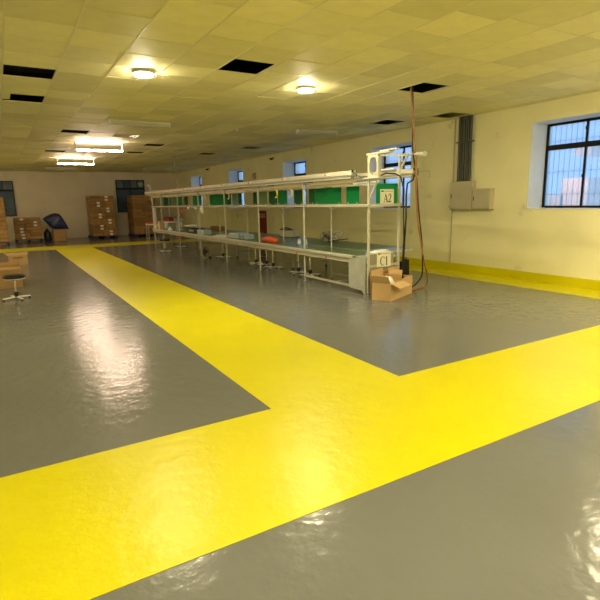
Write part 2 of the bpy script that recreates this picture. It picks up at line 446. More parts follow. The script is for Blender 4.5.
def batten(x0, x1, y, label, lit, drop=.045):
    """surface batten: sheet housing, end caps, tubes"""
    t = thing('tube_light', label, 'tube light', ((x0+x1)/2, y, CZ)); h = (x1-x0)/2
    d = drop; hd = .03 if lit else d
    g = MB(); g.add([(sx*h, yy, zz) for sx in (-1, 1) for yy, zz in ((-.03, 0), (-.03, -.012), (-.016, -hd*.75), (.016, -hd*.75), (.03, -.012), (.03, 0))],
        [(i, (i+1) % 6, (i+1) % 6+6, i+6) for i in range(6)]+[tuple(range(6)), tuple(range(6, 12))])
    g.build('light_housing', M_WHITE if lit else M_CREAM, t)
    for sx in (-1, 1): MB().box(sx*h-.006, sx*h+.006, -.034, .034, -d-.012, -.004, .002).build('end_cap', M_WHITE, t)
    for yy in (0,):
        MB().tube([(-h+.006, yy, -d-(.002 if lit else .0)), (h-.006, yy, -d-(.002 if lit else .0))], .0115 if lit else .0095, 12).build('fluorescent_tube', M_TUBE if lit else M_CREAM, t, True)
batten(1.22, 1.97, 9.28, 'lit tube light, the nearer of the two glowing ones', True, .13)
batten(1.22, 1.97, 12.35, 'lit tube light, the farther of the two glowing ones', True, .13)
batten(1.31, 2.07, 6.80, 'long unlit tube light on ceiling in front of the nearer vent', False)
batten(1.23, 2.0, 15.6, 'unlit tube light on ceiling near the back wall above the bagged carton', False)
batten(3.93, 4.62, 6.62, 'unlit tube light on ceiling above the long bench', False)
batten(3.84, 4.62, 15.4, 'unlit tube light near the back wall above the far right carton stack', False)

def sprinkler(x, y, label):
    t = thing('sprinkler_head', label, 'sprinkler', (x, y, CZ))
    MB().lathe([(.028, 0), (.028, -.004), (.012, -.010), (.010, -.03)], n=12).build('escutcheon', M_WHITE, t, True)
    MB().lathe([(.006, -.03), (.020, -.034), (.020, -.037), (.004, -.040)], n=12).build('deflector', M_WHITE, t, True)
sprinkler(3.09, 6.9, 'white sprinkler head on the ceiling left of the round glowing light')
sprinkler(3.35, 9.5, 'white sprinkler head on ceiling over the middle of the bench')
sprinkler(3.0, 14.0, 'white sprinkler head on ceiling near the far end of the room')

# ------------------------------------------------------------------ wall fittings (right wall)
def cabinet(loc, w_, h_, d_, label, name='electrical_box'):
    t = thing(name, label, 'electrical box', loc)    # origin: bottom, near edge on the wall; extends +Y
    MB().box(-d_, 0, 0, w_, 0, h_, .004).build('cabinet_body', M_CABINET, t)
    MB().box(-d_-.006, -d_-.0005, .012, w_-.012, .012, h_-.012, .002).build('cabinet_door', M_CABINET, t)
    MB().box(-d_-.012, -d_-.006, w_-.04, w_-.028, h_*.42, h_*.42+.05, .002).build('door_handle', M_BLACK, t)
    for z in (.04, h_-.07): MB().tube([(-d_-.009, .010, z), (-d_-.009, .010, z+.03)], .004, 8).build('hinge', M_STEEL, t)
cabinet((WX, 4.555, .845), .37, .37, .085, 'beige wall electrical box, the taller left one beneath the conduits')
cabinet((WX, 4.262, .852), .285, .262, .085, 'beige wall electrical box, the lower right one')
cd = thing('conduit_bundle', 'bundle of grey-green pipes running from ceiling to the electrical box', 'conduit', (WX-.037, 4.742, 1.2165))
for i, y in enumerate((-.095, -.058, -.02, .018, .056, .094)):
    MB().tube([(0, y, .0), (0, y, CZ-1.215-.002)], (.017, .011, .014, .016, .012, .017)[i], 10).build('conduit_pipe', M_PIPE, cd, True)
MB().box(-.03, .03, -.13, .13, .50, .515).build('pipe_clamp', M_PIPE, cd)
MB().tube([(.012, -.115, .79), (.012, -.118, .3), (.012, -.14, .02)], .006, 8).build('thin_cable', M_STEEL, cd, True)
tc_ = thing('wall_conduit', 'thin vertical cable conduit left of the electrical boxes', 'conduit', (WX-.008, 4.945, SK))
MB().box(-.006, .006, -.008, .008, 0, CZ-SK-.003).build('conduit_pipe', M_CABINET, tc_)
for z in (.3, .72, 1.12, 1.5): MB().box(-.010, .008, -.013, .013, z, z+.02, .002).build('pipe_clamp', M_STEEL, tc_)
MB().box(-.01, .006, -.0, .06, .77, .79).build('junction_stub', M_CABINET, tc_)

# thin wire and hook on the wall beyond the arm
wk = MB(); wk.tube([(WX-.01, 5.72, 1.395), (WX-.01, 5.40, 1.395), (WX-.012, 5.385, 1.38), (WX-.012, 5.385, 1.29)], .004, 6)
tag(wk.build('wall_wire', M_CREAM, smooth=True), 'thin pale wire bent down the wall right of the bench arm', 'wire')

def wall_camera(loc, rz, label):
    t = thing('security_camera', label, 'camera', loc, rz)
    MB().tube([(0, 0, 0), (-.02, 0, 0)], .022, 12).build('mounting_plate', M_CREAM, t, True)
    MB().tube([(-.02, 0, 0), (-.05, 0, -.012)], .007, 8).build('bracket_arm', M_CREAM, t, True)
    MB().tube([(-.035, -.03, -.018), (-.075, .05, -.03)], .021, 12).build('camera_body', M_BLACK, t, True)
    MB().tube([(-.033, -.035, -.017), (-.036, -.028, -.018)], .017, 12).build('camera_lens', M_CHROME, t, True)
wall_camera((WX, 14.2, 1.985), 0, 'small dark camera high on the right wall near the far corner')
wall_camera((WX, 10.17, 1.965), 0, 'small dark camera high on right wall between second and third window recess')
wall_camera((4.6, BY, 1.965), math.pi/2+math.pi, 'small dark camera high on the back wall')
wk = thing('wall_bracket', 'small rusty metal loop bracket on the right wall above the bench', 'bracket', (WX, 11.16, 1.55))
MB().box(-.012, 0, -.05, .05, 0, .14, .003).build('bracket_plate', M_CABINET, wk)
MB().tube([(-.012, -.04, .01), (-.05, -.04, .03), (-.05, -.04, .11), (-.012, -.04, .13)], .008, 8).build('bracket_loop', M_BROWN, wk, True)
MB().tube([(-.012, .04, .01), (-.05, .04, .03), (-.05, .04, .11), (-.012, .04, .13)], .008, 8).build('bracket_loop', M_BROWN, wk, True)

# dark red notice panel on right wall
rp = thing('red_notice_panel', 'tall dark red panel with white lettering on the right wall', 'panel', (WX-.001, 10.63, .16))
MB().box(-.02, 0, 0, .42, 0, .635, .003).build('panel_board', M_DRED, rp)
fr = MB(); fr.box(-.026, -.02, 0, .42, .62, .635); fr.box(-.026, -.02, 0, .42, 0, .015); fr.box(-.026, -.02, 0, .012, .015, .62); fr.box(-.026, -.02, .408, .42, .015, .62)
fr.build('panel_frame', M_DRED, rp)
for r_, (z, n) in enumerate(((.53, 4), (.475, 4))):
    tx = MB()
    for i in range(n):
        y = .36-i*.085; z0 = z
        tx.box(-.0215, -.0202, y-.055, y, z0+.026, z0+.034); tx.box(-.0215, -.0202, y-.055, y, z0, z0+.008); tx.box(-.0215, -.0202, y-.032, y-.022, z0+.008, z0+.026)
    tx.build('white_lettering', M_PAPER, rp)
# things on the sill of the third recess
t = thing('sill_clutter_box', 'small red and dark box lying on the sill of the third window recess', 'box', (WX+.04, 9.32, WZ0+.006), .2)
MB().box(-.03, .03, -.1, .1, 0, .03, .004).build('box_body', M_RED, t); MB().box(-.03, .03, -.1, .1, .0305, .038, .002).build('box_lid', M_PAPER, t)
t = thing('black_tool', 'black hand tool lying on the sill of the third window recess', 'tool', (WX+.05, 9.03, WZ0+.006), .3)
MB().tube([(0, -.1, .022), (0, .02, .024), (0, .09, .03)], [.012, .018, .022], 10).build('tool_body', M_BLACK, t, True)
MB().box(-.015, .015, -.02, .03, .035, .06, .004).build('tool_trigger', M_BLACK, t)
t = thing('tilted_tray', 'small white debris on the sill corner of the nearest window', 'debris', (WX+.03, 3.77, WZ0+.006))
MB().box(-.02, .05, -.09, .01, 0, .006, .001).build('paper_scrap', M_PAPER, t)
MB().box(.06, .11, -.12, -.06, 0, .010, .002).build('foam_scrap', M_CREAM, t)

# ------------------------------------------------------------------ the long conveyor bench
FX, RX, TZ = 3.255, 3.677, .405
Y0, PY = 4.10, 1.2825
BE, BF = 4.352, 12.62            # conveyor ends
bench = thing('conveyor_bench', 'long aluminium framed assembly bench with green belt and overhead light rail', 'workbench', ((FX+RX)/2, Y0, 0))
def loc_of(mb): mb.v = [(x-(FX+RX)/2, y-Y0, z) for x, y, z in mb.v]; return mb
def bp(mb, name, mats, smooth=False, parent=None):
    if parent is None: return loc_of(mb).build(name, mats, bench, smooth)
    return loc_of(mb).build(name, mats, parent, smooth)
post_y = [Y0+PY*k for k in range(7)]+[12.55]
for k, y in enumerate(post_y):
    wd = .024 if k in (0, 7) else .018
    x = FX+wd/2+.001
    top = 1.262 if k in (0, 7) else 1.2045
    p = bp(MB().box(x-wd/2, x+wd/2, y-wd/2, y+wd/2, .022, top, .003), 'front_post', M_CREAM)
    bp(MB().lathe([(.02, 0), (.02, .006), (.007, .008), (.007, .022)], (x, y), 10), 'levelling_foot', M_STEEL, True, p)
    rtop = 1.47 if k == 0 else (1.262 if k == 7 else 1.235)
    wd2 = .024 if k in (0, 7) else .015
    if k in (0, 7):
        p2 = bp(MB().box(RX-wd2/2, RX+wd2/2, y-wd2/2, y+wd2/2, .022, rtop, .003), 'rear_post', M_CREAM)
    else:
        p2 = bp(MB().box(RX-wd2/2, RX+wd2/2, y-wd2/2, y+wd2/2, .022, .935, .003), 'rear_post', M_CREAM)
    bp(MB().lathe([(.02, 0), (.02, .006), (.007, .008), (.007, .022)], (RX, y), 10), 'levelling_foot', M_STEEL, True, p2)
    bp(MB().box(FX+wd, RX-wd2/2, y-.012, y+.012, .30, .325), 'cross_beam', M_ALU)
    bp(MB().box(FX+wd-.004, RX-wd2/2, y-.012, y+.012, .930, .954), 'shelf_cross_beam', M_ALU)
    if 0 < k < 7:
        bp(MB().box(FX-.01, RX+.02, y-.014, y+.014, 1.205, 1.228, .003), 'lamp_bracket', M_STEEL)
        g = MB(); g.add([(RX-.010, y-.012, .925), (RX-.010, y-.075, .925), (RX-.010, y-.012, .87), (RX+.010, y-.012, .925), (RX+.010, y-.075, .925), (RX+.010, y-.012, .87)], [(0, 1, 2), (3, 5, 4), (0, 3, 4, 1), (1, 4, 5, 2), (2, 5, 3, 0)])
        bp(g, 'corner_gusset', M_STEEL)
# conveyor: side rails, belt, apron
ys_ = BE; ye = BF
bp(MB().box(FX-.022, FX-.004, ys_, ye, .380, TZ+.006, .003), 'side_rail', M_CREAM)
bp(MB().box(FX-.008, FX-.0005, ys_+.01, ye, .330, .3795, .002), 'apron_rail', M_ALU)
bp(MB().box(FX-.014, FX-.0085, ys_+.01, ye, .330, .337, .001), 'apron_lip', M_CREAM)
bp(MB().box(FX-.014, FX-.0085, ys_+.01, ye, .364, .3695, .001), 'apron_lip', M_MACH)
bp(MB().box(FX-.005, FX+.030, ys_, ye, TZ-.004, TZ+.002, .001), 'edge_trim', M_CREAM)
bp(MB().box(RX-.018, RX+.012, ys_, ye, .372, TZ-.001, .003), 'side_rail', M_MACH)
bel = MB(); prof = []; r = .020
n = 8
for i in range(n+1):
    t = math.pi/2+math.pi*i/n; prof.append((ys_+.03+math.cos(t)*r, TZ-.022+math.sin(t)*r))
for i in range(n+1):
    t = -math.pi/2+math.pi*i/n; prof.append((ye-.03+math.cos(t)*r, TZ-.022+math.sin(t)*r))
N = len(prof); xa, xb = FX+.031, RX-.019
bel.add([(xa, y, z) for y, z in prof]+[(xb, y, z) for y, z in prof], [(i, (i+1) % N, (i+1) % N+N, i+N) for i in range(N)]+[tuple(range(N)), tuple(range(N, 2*N))[::-1]])
bp(bel, 'belt', M_BELT)
for y in (ys_-.008, ye+.008):
    bp(MB().tube([(FX-.003, y, TZ-.024), (RX-.02, y, TZ-.024)], .012, 12), 'end_roller', M_CHROME, True)
for y in (4.86, 5.53, 6.75, 7.46, 8.9, 10.2, 11.4):
    g = MB().lathe([(.010, 0), (.010, .006), (.006, .010)], n=12)
    g.v = [(FX-.010-z, y+x, .350+q) for x, q, z in g.v]
    bp(g, 'red_button', M_RED, True)
# near drive housing: galvanised side plate with a gusseted foot, steel cover
pl = MB(); yy0, yy1 = Y0+.017, 4.41
for xq in (FX-.012, FX-.002): pass
pts = [(yy1, .378), (yy0, .396), (yy0, .0), (yy0+.018, .004), (yy0+.05, .045), (yy1-.02, .055), (yy1, .062)]
pl.add([(FX-.014, a, z) for a, z in pts]+[(FX-.006, a, z) for a, z in pts], [tuple(range(7)), tuple(range(7, 14))[::-1]]+[(i, (i+1) % 7, (i+1) % 7+7, i+7) for i in range(7)])
bp(pl, 'galvanised_side_plate', M_STEEL)
bp(MB().box(FX-.006, FX+.02, Y0-.018, Y0-.0155, .02, .21), 'post_cover', M_STEEL)
bp(MB().box(FX+.02, RX+.01, Y0+.018, ys_-.024, TZ-.02, TZ, .002), 'steel_end_cover', M_STEEL)
bp(MB().box(FX+.022, RX-.075, Y0-.010, Y0+.002, .02, TZ+.03), 'end_panel', mat('grey_end_panel', (.30, .28, .20), .5))
# lower rails of the first bay
bp(MB().box(FX-.004, FX+.016, ys_+.05, Y0+PY-.012, .058, .082, .002), 'bottom_rail', M_ALU)
bp(MB().box(RX-.010, RX+.010, Y0+.02, Y0+PY-.012, .058, .082, .002), 'bottom_rail', M_ALU)
bp(MB().box(FX+.03, RX-.01, 4.70, 4.72, .058, .080, .002), 'bottom_cross_rail', M_ALU)
for a, b_ in ((7.95, 9.2), (9.25, 10.48)):
    bp(MB().bar((RX, a, .12), (RX, b_, .10), .010), 'brace', M_MACH)
bp(MB().bar((RX, 6.7, .15), (RX, 7.92, .09), .010), 'brace', M_MACH)
# instrument shelf rails
bp(MB().box(FX-.020, FX-.004, Y0-.012, 12.57, .927, .957, .003), 'shelf_rail', M_ALU)
bp(MB().box(RX+.010, RX+.026, Y0-.012, 12.57, .930, .955, .003), 'shelf_rail', M_ALU)
bp(MB().box(FX-.020, RX+.026, Y0-.030, Y0-.016, .925, .957, .003), 'end_shelf_rail', M_ALU)
# overhead trunking: front and rear
def trunk(x, y0, y1, name):
    g = MB(); g.box(x-.034, x+.034, y0, y1, 1.258, 1.306, .004); t_ = bp(g, name, mat('trunking_white', (.66, .60, .49), .4))
    bp(MB().box(x-.030, x+.030, y0, y1, 1.247, 1.257), 'trunking_slot', M_MACH, False, t_)
    bp(MB().box(x-.026, x+.036, y0+.02, y1, 1.222, 1.246, .003), 'trunking_lip', M_ALU, False, t_)
    bp(MB().box(x-.034, x+.034, y0-.006, y0-.0005, 1.250, 1.306, .002), 'trunking_end_cap', M_CREAM, False, t_)
    bp(MB().box(x-.036, x-.01, y0-.014, y0-.0065, 1.285, 1.309, .002), 'cable_gland', M_BLACK, False, t_)
    bp(MB().box(x+.026, x+.037, y0-.012, y0-.0065, 1.235, 1.306, .002), 'cable_gland', M_BLACK, False, t_)
    return t_
tf = trunk(FX-.005, 4.335, 13.05, 'front_trunking')
trr = trunk(RX+.03, 3.90, 12.7, 'rear_trunking')
for y in (4.82, 5.83, 6.86, 7.9, 8.9, 9.9, 10.9):
    g = MB().lathe([(.011, 0), (.011, .005), (.007, .008)], n=12); g.v = [(FX-.039-z, y+x, 1.283+q) for x, q, z in g.v]
    bp(g, 'red_indicator', M_RED, True, tf)
    bp(MB().box(FX-.042, FX-.0395, y-.10, y-.045, 1.272, 1.294), 'white_switch', M_PAPER, False, tf)
    bp(MB().box(FX-.020, FX+.02, y+.35, y+.47, 1.213, 1.2215), 'trunking_socket', M_BLACK, False, tf)
# light battens under the trunking, one per bay, both sides
M_BAT = mat('yellowed_batten', (.66, .57, .33), .4)
for k in range(7):
    a = Y0+PY*k+(.27 if k == 0 else .06); b_ = Y0+PY*(k+1)-.10
    if k == 6: b_ = 12.6
    for x, mm in ((FX+.035, M_BAT), (RX-.04, M_WHITE)):
        q = bp(MB().box(x-.016, x+.016, a, b_, 1.180, 1.204, .003), 'light_batten', mm)
        bp(MB().tube([(x, a+.015, 1.168), (x, b_-.015, 1.168)], .011, 10), 'light_tube', mm, True, q)
        for yy in (a+.008, b_-.008): bp(MB().box(x-.012, x+.012, yy-.008, yy+.008, 1.158, 1.180, .002), 'tube_socket', M_WHITE, False, q)
        bp(MB().box(x-.004, x+.004, (a+b_)/2-.006, (a+b_)/2+.006, 1.204, 1.222), 'batten_hanger', M_STEEL, False, q)
# green hanging boards on the rear rail
boards = [(4.14, 4.50, M_GREEN2), (4.816, 5.073, M_GREEN), (5.185, 5.79, M_GREEN), (5.80, 5.945, M_GREEN2), (6.103, 6.355, M_GREEN2), (6.562, 6.843, M_GREEN), (6.875, 7.143, M_GREEN2),
    (7.212, 7.575, M_PALE), (7.59, 7.72, M_GREEN2), (8.19, 8.34, M_GREEN2), (8.36, 8.62, M_PALE), (8.66, 8.86, M_GREEN2), (8.87, 9.75, M_GREEN), (10.28, 10.80, M_GREEN), (11.14, 11.38, M_GREEN2), (11.57, 11.88, M_GREEN), (11.95, 12.4, M_PALE), (12.45, 13.05, M_GREEN2), (13.08, 13.3, M_PALE)]
for i, (a, b_, mm) in enumerate(boards):
    x = RX+.018
    q = bp(MB().box(x-.003, x+.003, a, b_, .956, 1.165, .001), 'green_board', mm)
    for yy in (a+.04, b_-.04): bp(MB().box(x-.008, x+.008, yy-.012, yy+.012, .955, .975, .002), 'board_clip', M_STEEL, False, q)
    if i > 16:
        pass
bp(MB().box(RX+.010, RX+.026, 12.575, 13.32, .930, .955, .003), 'shelf_rail', M_ALU)
# board behind the A2 sheet, across the end
q = bp(MB().box(FX+.11, RX-.03, Y0+.000, Y0+.006, .958, 1.165, .001), 'green_board', M_GREEN)
# far end column
bp(MB().box(FX-.01, FX+.07, 12.50, 12.535, .41, .955, .004), 'end_column', M_WHITE)
# near top bracket assembly: left side
def brackets(y, dirn, nm):
    s_ = dirn
    def B(x0, x1, ya, yb, z0, z1, c=.003): return MB().box(x0, x1, min(y+s_*ya, y+s_*yb), max(y+s_*ya, y+s_*yb), z0, z1, c)
    bp(B(FX-.028, FX+.05, -.05, .20, 1.205, 1.220), 'top_plate', M_CREAM)
    # oval-holed side plates
    for xo in (FX-.006, ):
        g = MB(); n = 32; ya, yb, z0, z1 = .005, .175, 1.221, 1.435; ymid = (ya+yb)/2; zm = (z0+z1)/2
        for xx in (xo-.004, xo+.030):
            for i in range(n):
                t = 2*math.pi*i/n; c_, s2 = math.cos(t), math.sin(t)
                k = 1/max(abs(c_)/((yb-ya)/2), abs(s2)/((z1-z0)/2)); g.v.append((xx, y+s_*(ymid+c_*k), zm+s2*k))
            for i in range(n):
                t = 2*math.pi*i/n; a_, b2, e_ = .055, .085, .5
                c_, s2 = math.cos(t), math.sin(t)
                g.v.append((xx, y+s_*(ymid+a_*math.copysign(abs(c_)**.7, c_)), zm+b2*math.copysign(abs(s2)**.7, s2)))
        for i in range(n):
            j = (i+1) % n
            g.f += [[i, j, n+j, n+i], [2*n+i, 3*n+i, 3*n+j, 2*n+j], [i, 2*n+i, 2*n+j, j], [n+i, n+j, 3*n+j, 3*n+i]]; g.mi += [0]*4
        bp(g, 'oval_hole_bracket', M_CREAM)
    bp(MB().bar((FX+.015, y+s_*.012, 1.0), (FX+.015, y+s_*.14, 1.204), .018, .012), 'diagonal_brace', M_CREAM)
    bp(MB().bar((FX+.02, y-s_*.02, 1.447), (FX+.02, y+s_*.33, 1.450), .055, .020), 'top_arm', M_CREAM)
    bp(MB().bar((FX+.02, y+s_*.18, 1.4665), (FX+.02, y+s_*.42, 1.468), .04, .012), 'arm_cap', M_WHITE)
brackets(Y0, -1, 'near')
brackets(12.55, 1, 'far')
# right top bracket, triangular brace and long tapered arm
bp(MB().bar((RX, 4.46, 1.478), (RX, 3.98, 1.452), .022, .018), 'long_arm', M_CREAM)
bp(MB().tube([(RX, 3.98, 1.452), (RX, 3.88, 1.444), (RX, 3.735, 1.434)], [.010, .018, .027], 12), 'arm_tip', M_CREAM, True)
bp(MB().bar((RX, Y0-.014, 1.31), (RX, Y0-.12, 1.445), .018, .014), 'triangle_brace', M_CREAM)
bp(MB().bar((RX, Y0+.0, 1.445), (RX, Y0-.14, 1.445), .018, .012), 'triangle_brace', M_CREAM)
bp(MB().box(RX-.04, RX+.0, Y0+.05, Y0+.32, 1.308, 1.325, .003), 'cable_connector', M_PAPER)
# black cables along the head of the frame
bp(MB().tube([(FX, 4.32, 1.285), (FX+.03, 4.27, 1.24), (FX+.04, 4.18, 1.235), (FX+.10, 4.10, 1.225), (FX+.22, 4.08, 1.265), (RX-.08, 4.07, 1.262), (RX-.02, 4.06, 1.23), (RX+.02, 4.05, 1.10), (RX+.02, 4.05, .9), (RX+.035, 4.05, .60), (RX+.03, 4.06, .3), (RX+.01, 4.12, .05)], .007, 8), 'power_cable', M_BLACK, True)
bp(MB().tube([(RX+.03, 3.895, 1.26), (RX+.03, 3.93, 1.19), (RX+.04, 4.02, 1.16), (RX+.035, 4.03, 1.05), (RX+.04, 4.03, .8), (RX+.03, 4.04, .45), (RX+.05, 4.07, .2)], .009, 8), 'power_cable', M_BLACK, True)
# little signs of the far head: hanging steel rod is separate

# rear worktable with green mat
rt = thing('rear_worktable', 'green-topped worktable running behind the conveyor bench', 'worktable', (4.03, 8.6, 0))
def rtb(g, name, mm, sm=False, par=None):
    g.v = [(x-4.03, y-8.6, z) for x, y, z in g.v]; return g.build(name, mm, par or rt, sm)
rtb(MB().box(RX+.030, 4.36, 4.76, 12.62, TZ-.024, TZ-.006, .002), 'tabletop', M_ALU)
rtb(MB().box(RX+.032, 4.352, 4.77, 12.6, TZ-.0058, TZ-.001, .001), 'green_mat', M_MAT)
rtb(MB().box(4.3605, 4.376, 4.76, 12.62, TZ-.03, TZ+.001, .002), 'edge_rail', M_ALU)
rtb(MB().box(RX+.030, 4.22, 4.45, 4.758, TZ-.004, TZ+.006, .002), 'steel_end_leaf', mat('blue_grey_steel', (.36, .42, .42), .35, metal=.3))
rtb(MB().box(RX+.030, 4.22, 4.44, 4.4495, TZ-.018, TZ+.007, .001), 'leaf_lip', M_ALU)
for y in (4.5, 6.5, 8.6, 10.6, 12.55):
    lx = 4.00 if y == 4.5 else 4.325
    l_ = rtb(MB().box(lx, lx+.024, y-.012, y+.012, .012, TZ-.025, .002), 'table_leg', M_CREAM)
    rtb(MB().lathe([(.018, 0), (.018, .012)], (lx+.012, y), 10), 'rubber_foot', M_RUB, True, l_)
    l_ = rtb(MB().box(3.73, 3.754, y-.012, y+.012, .012, TZ-.025, .002), 'table_leg', M_CREAM)
    rtb(MB().lathe([(.018, 0), (.018, .012)], (3.742, y), 10), 'rubber_foot', M_RUB, True, l_)
    rtb(MB().box(3.755, lx-.001, y-.009, y+.009, .10, .118, .002), 'cross_rail', M_CREAM)

# ------------------------------------------------------------------ signs
def ribbon(mb, pts, wid, y, z=0):
    """flat stroke of varying width in the x-z plane (facing -y)"""
    n = len(pts); L_ = []; R_ = []
    for i, (x, zz) in enumerate(pts):
        a = pts[max(i-1, 0)]; c_ = pts[min(i+1, n-1)]; dx, dz = c_[0]-a[0], c_[1]-a[1]; l = math.hypot(dx, dz) or 1
        ww = wid[i] if isinstance(wid, (list, tuple)) else wid
        L_.append((x-dz/l*ww/2, y, zz+dx/l*ww/2)); R_.append((x+dz/l*ww/2, y, zz-dx/l*ww/2))
    vs = L_+R_; vs2 = [(a, b_+.0008, c_) for a, b_, c_ in vs]; k = 2*n
    fs = []
    for i in range(n-1): fs += [(i, i+1, n+i+1, n+i), (k+i, k+n+i, k+n+i+1, k+i+1)]
    fs += [(i, i+k, i+1+k, i+1) for i in range(n-1)]+[(n+i, n+i+1, n+i+1+k, n+i+k) for i in range(n-1)]
    mb.add(vs+vs2, fs)
def glyph(mb, ch, x, z, w_, h, y):
    T, t = h*.13, h*.045
    if ch == 'A':
        ribbon(mb, [(x+w_*.12, z), (x+w_*.5, z+h)], t, y); ribbon(mb, [(x+w_*.5, z+h), (x+w_*.86, z)], T, y)
        ribbon(mb, [(x+w_*.25, z+h*.35), (x+w_*.72, z+h*.35)], t, y)
        ribbon(mb, [(x, z+t/2), (x+w_*.28, z+t/2)], t, y); ribbon(mb, [(x+w_*.68, z+t/2), (x+w_, z+t/2)], t, y)
    if ch == '2':
        p = [(x+w_*.1, z+h*.72)]+[(x+w_*.48+w_*.38*math.cos(a), z+h*.72+h*.27*math.sin(a)) for a in [math.pi*(1-i/8) for i in range(1, 9)]]+[(x+w_*.72, z+h*.45), (x+w_*.05, z+h*.05)]
        ribbon(mb, p, [t, t, t*1.5, t*1.5, t*1.5, t*2, T*.9, T, T, T*.8, t*1.5], y); ribbon(mb, [(x+w_*.03, z+h*.06), (x+w_*.92, z+h*.06)], h*.12, y); ribbon(mb, [(x+w_*.9, z+h*.04), (x+w_*.96, z+h*.22)], t, y)
    if ch == 'C':
        p = []; ws = []
        for i in range(21):
            a = math.radians(38+i*(284/20)); p.append((x+w_*.52+w_*.45*math.cos(a), z+h*.5+h*.49*math.sin(a))); ws.append(t+(T-t)*max(0, -math.cos(a))**.8)
        ribbon(mb, p, ws, y); ribbon(mb, [(x+w_*.87, z+h*.68), (x+w_*.87, z+h*.98)], t, y)
    if ch == '1':
        ribbon(mb, [(x+w_*.5, z), (x+w_*.5, z+h)], T, y); ribbon(mb, [(x+w_*.2, z+h*.84), (x+w_*.48, z+h*.98)], t, y); ribbon(mb, [(x+w_*.2, z+t/2), (x+w_*.8, z+t/2)], t, y)
def sign(loc, text, w_, h, label, rx=0):
    t = thing('paper_sign', label, 'sign', loc); t.rotation_euler = (rx, 0, 0)
    MB().box(0, w_, 0, .002, 0, h, .0004).build('sign_sheet', M_SIGN, t)
    g = MB(); x = w_*.24
    for ch in text:
        wc = w_*(.32 if ch in 'AC' else .24); glyph(g, ch, x, h*.10, wc, h*.58, -.0010); x += wc+w_*.015
    g.build('printed_letters', M_INK, t)
    MB().box(w_*.07, w_*.25, -.0009, -.0001, h*.82, h*.91).build('printed_logo', M_BINK, t)
    hd = MB(); x = w_*.30
    for i in range(6): hd.box(x, x+w_*.088, -.0009, -.0001, h*.835, h*.89); x += w_*.105
    hd.build('printed_heading', M_GINK, t)
sign((3.415, Y0-.0035, .955), 'A2', .185, .150, 'cream paper sign reading A2 on a green board above the bench end')
sign((3.372, Y0-.0135, .295), 'C1', .190, .162, 'cream paper sign reading C1 on the bench end panel behind the open cartons')

# ------------------------------------------------------------------ things on and around the bench
def curve(pts, n=8):
    """Catmull-Rom through points"""
    pts = [Vector(p) for p in pts]; out = []
    for i in range(len(pts)-1):
        p0, p1, p2, p3 = pts[max(i-1, 0)], pts[i], pts[i+1], pts[min(i+2, len(pts)-1)]
        for k in range(n):
            t = k/n; out.append(.5*((2*p1)+(p2-p0)*t+(2*p0-5*p1+4*p2-p3)*t*t+(3*p1-p0-3*p2+p3)*t**3))
    out.append(pts[-1]); return out
# two cables dropping from the ceiling hole
c1 = [(3.585, 3.86, CZ+.2), (3.589, 3.86, CZ), (3.64, 3.86, 1.67), (3.667, 3.86, 1.48), (3.684, 3.86, 1.19), (3.708, 3.86, .89), (3.759, 3.865, .63), (3.866, 3.90, .353), (4.01, 3.99, .16), (4.11, 4.10, .04), (4.03, 4.10, .0095), (3.864, 4.037, .0095), (3.78, 4.02, .0095)]
tag(MB().tube(curve(c1), .0085, 8).build('air_hose', M_OHOSE, smooth=True), 'orange hose hanging from the ceiling hole to floor by the cartons', 'hose')
c2 = [(3.637, 3.885, CZ+.2), (3.637, 3.885, CZ), (3.648, 3.885, 1.67), (3.655, 3.885, 1.48), (3.717, 3.885, 1.19), (3.755, 3.885, .89), (3.815, 3.89, .57), (3.845, 3.90, .34), (3.90, 3.96, .18), (3.918, 4.05, .08), (3.945, 4.175, .0095), (3.86, 4.23, .0095), (3.80, 4.26, .0095)]
tag(MB().tube(curve(c2), .0075, 8).build('power_cable', M_BLACK, smooth=True), 'black cable hanging beside the orange hose from ceiling hole', 'cable')
hr = MB().tube([(3.40, 10.86, 1.307), (3.362, 10.857, CZ+.0)], .006, 8)
tag(hr.build('hanging_rod', M_MACH, smooth=True), 'thin dark rod from ceiling down to the far overhead rail', 'rod')
# yellow coiled hoses
for i, (y, lab) in enumerate(((6.13, 'yellow curved hose hook under the light rail, second from near end'), (5.73, 'yellow curved hose hook under the light rail, nearest of the four'), (7.80, 'yellow curved hose hook under the light rail, third from near end'), (8.93, 'yellow curved hose hook under the light rail, farthest of the four'))):
    t = thing('hose_hook', lab, 'hook', (FX+.02, y, 1.157))
    p = [(0, .0, .0), (0, -.01, -.004), (0, -.035, -.015), (0, -.045, -.055), (0, -.03, -.09), (0, .01, -.10)]
    MB().tube(curve(p, 6), .010, 8).build('curved_hose', M_YHOSE, t, True)
    MB().tube([(0, 0, 0), (0, 0, -.025)], .008, 8).build('hook_stem', M_RED, t, True)
# white bag and tray on the end cover
def blob(name, loc, size, mm, label, cat, seed, rz=0, sub=3, amp=.18):
    import bmesh
    from mathutils import noise
    b = bmesh.new(); bmesh.ops.create_icosphere(b, subdivisions=sub, radius=1)
    for v in b.verts:
        nn = v.co.normalized(); d = 1+amp*noise.noise(nn*2.1+Vector((seed, 0, 0)))*1.6+amp*.4*noise.noise(nn*6+Vector((seed, 3, 0)))
        c = nn*d; c.z = max(c.z, -.55)
        v.co = Vector((c.x*size[0], c.y*size[1], (c.z+.55)*size[2]/1.5))*S
    me = bpy.data.meshes.new(name); b.to_mesh(me); b.free(); me.materials.append(mm)
    for p in me.polygons: p.use_smooth = True
    o = bpy.data.objects.new(name, me); COL.objects.link(o); o.location = Vector(loc)*S; o.rotation_euler = (0, 0, rz)
    return tag(o, label, cat)
t = thing('parts_tray', 'shallow clear tray with white packets lying on the near bench end', 'tray', (3.52, 4.235, TZ+.0005), .1)
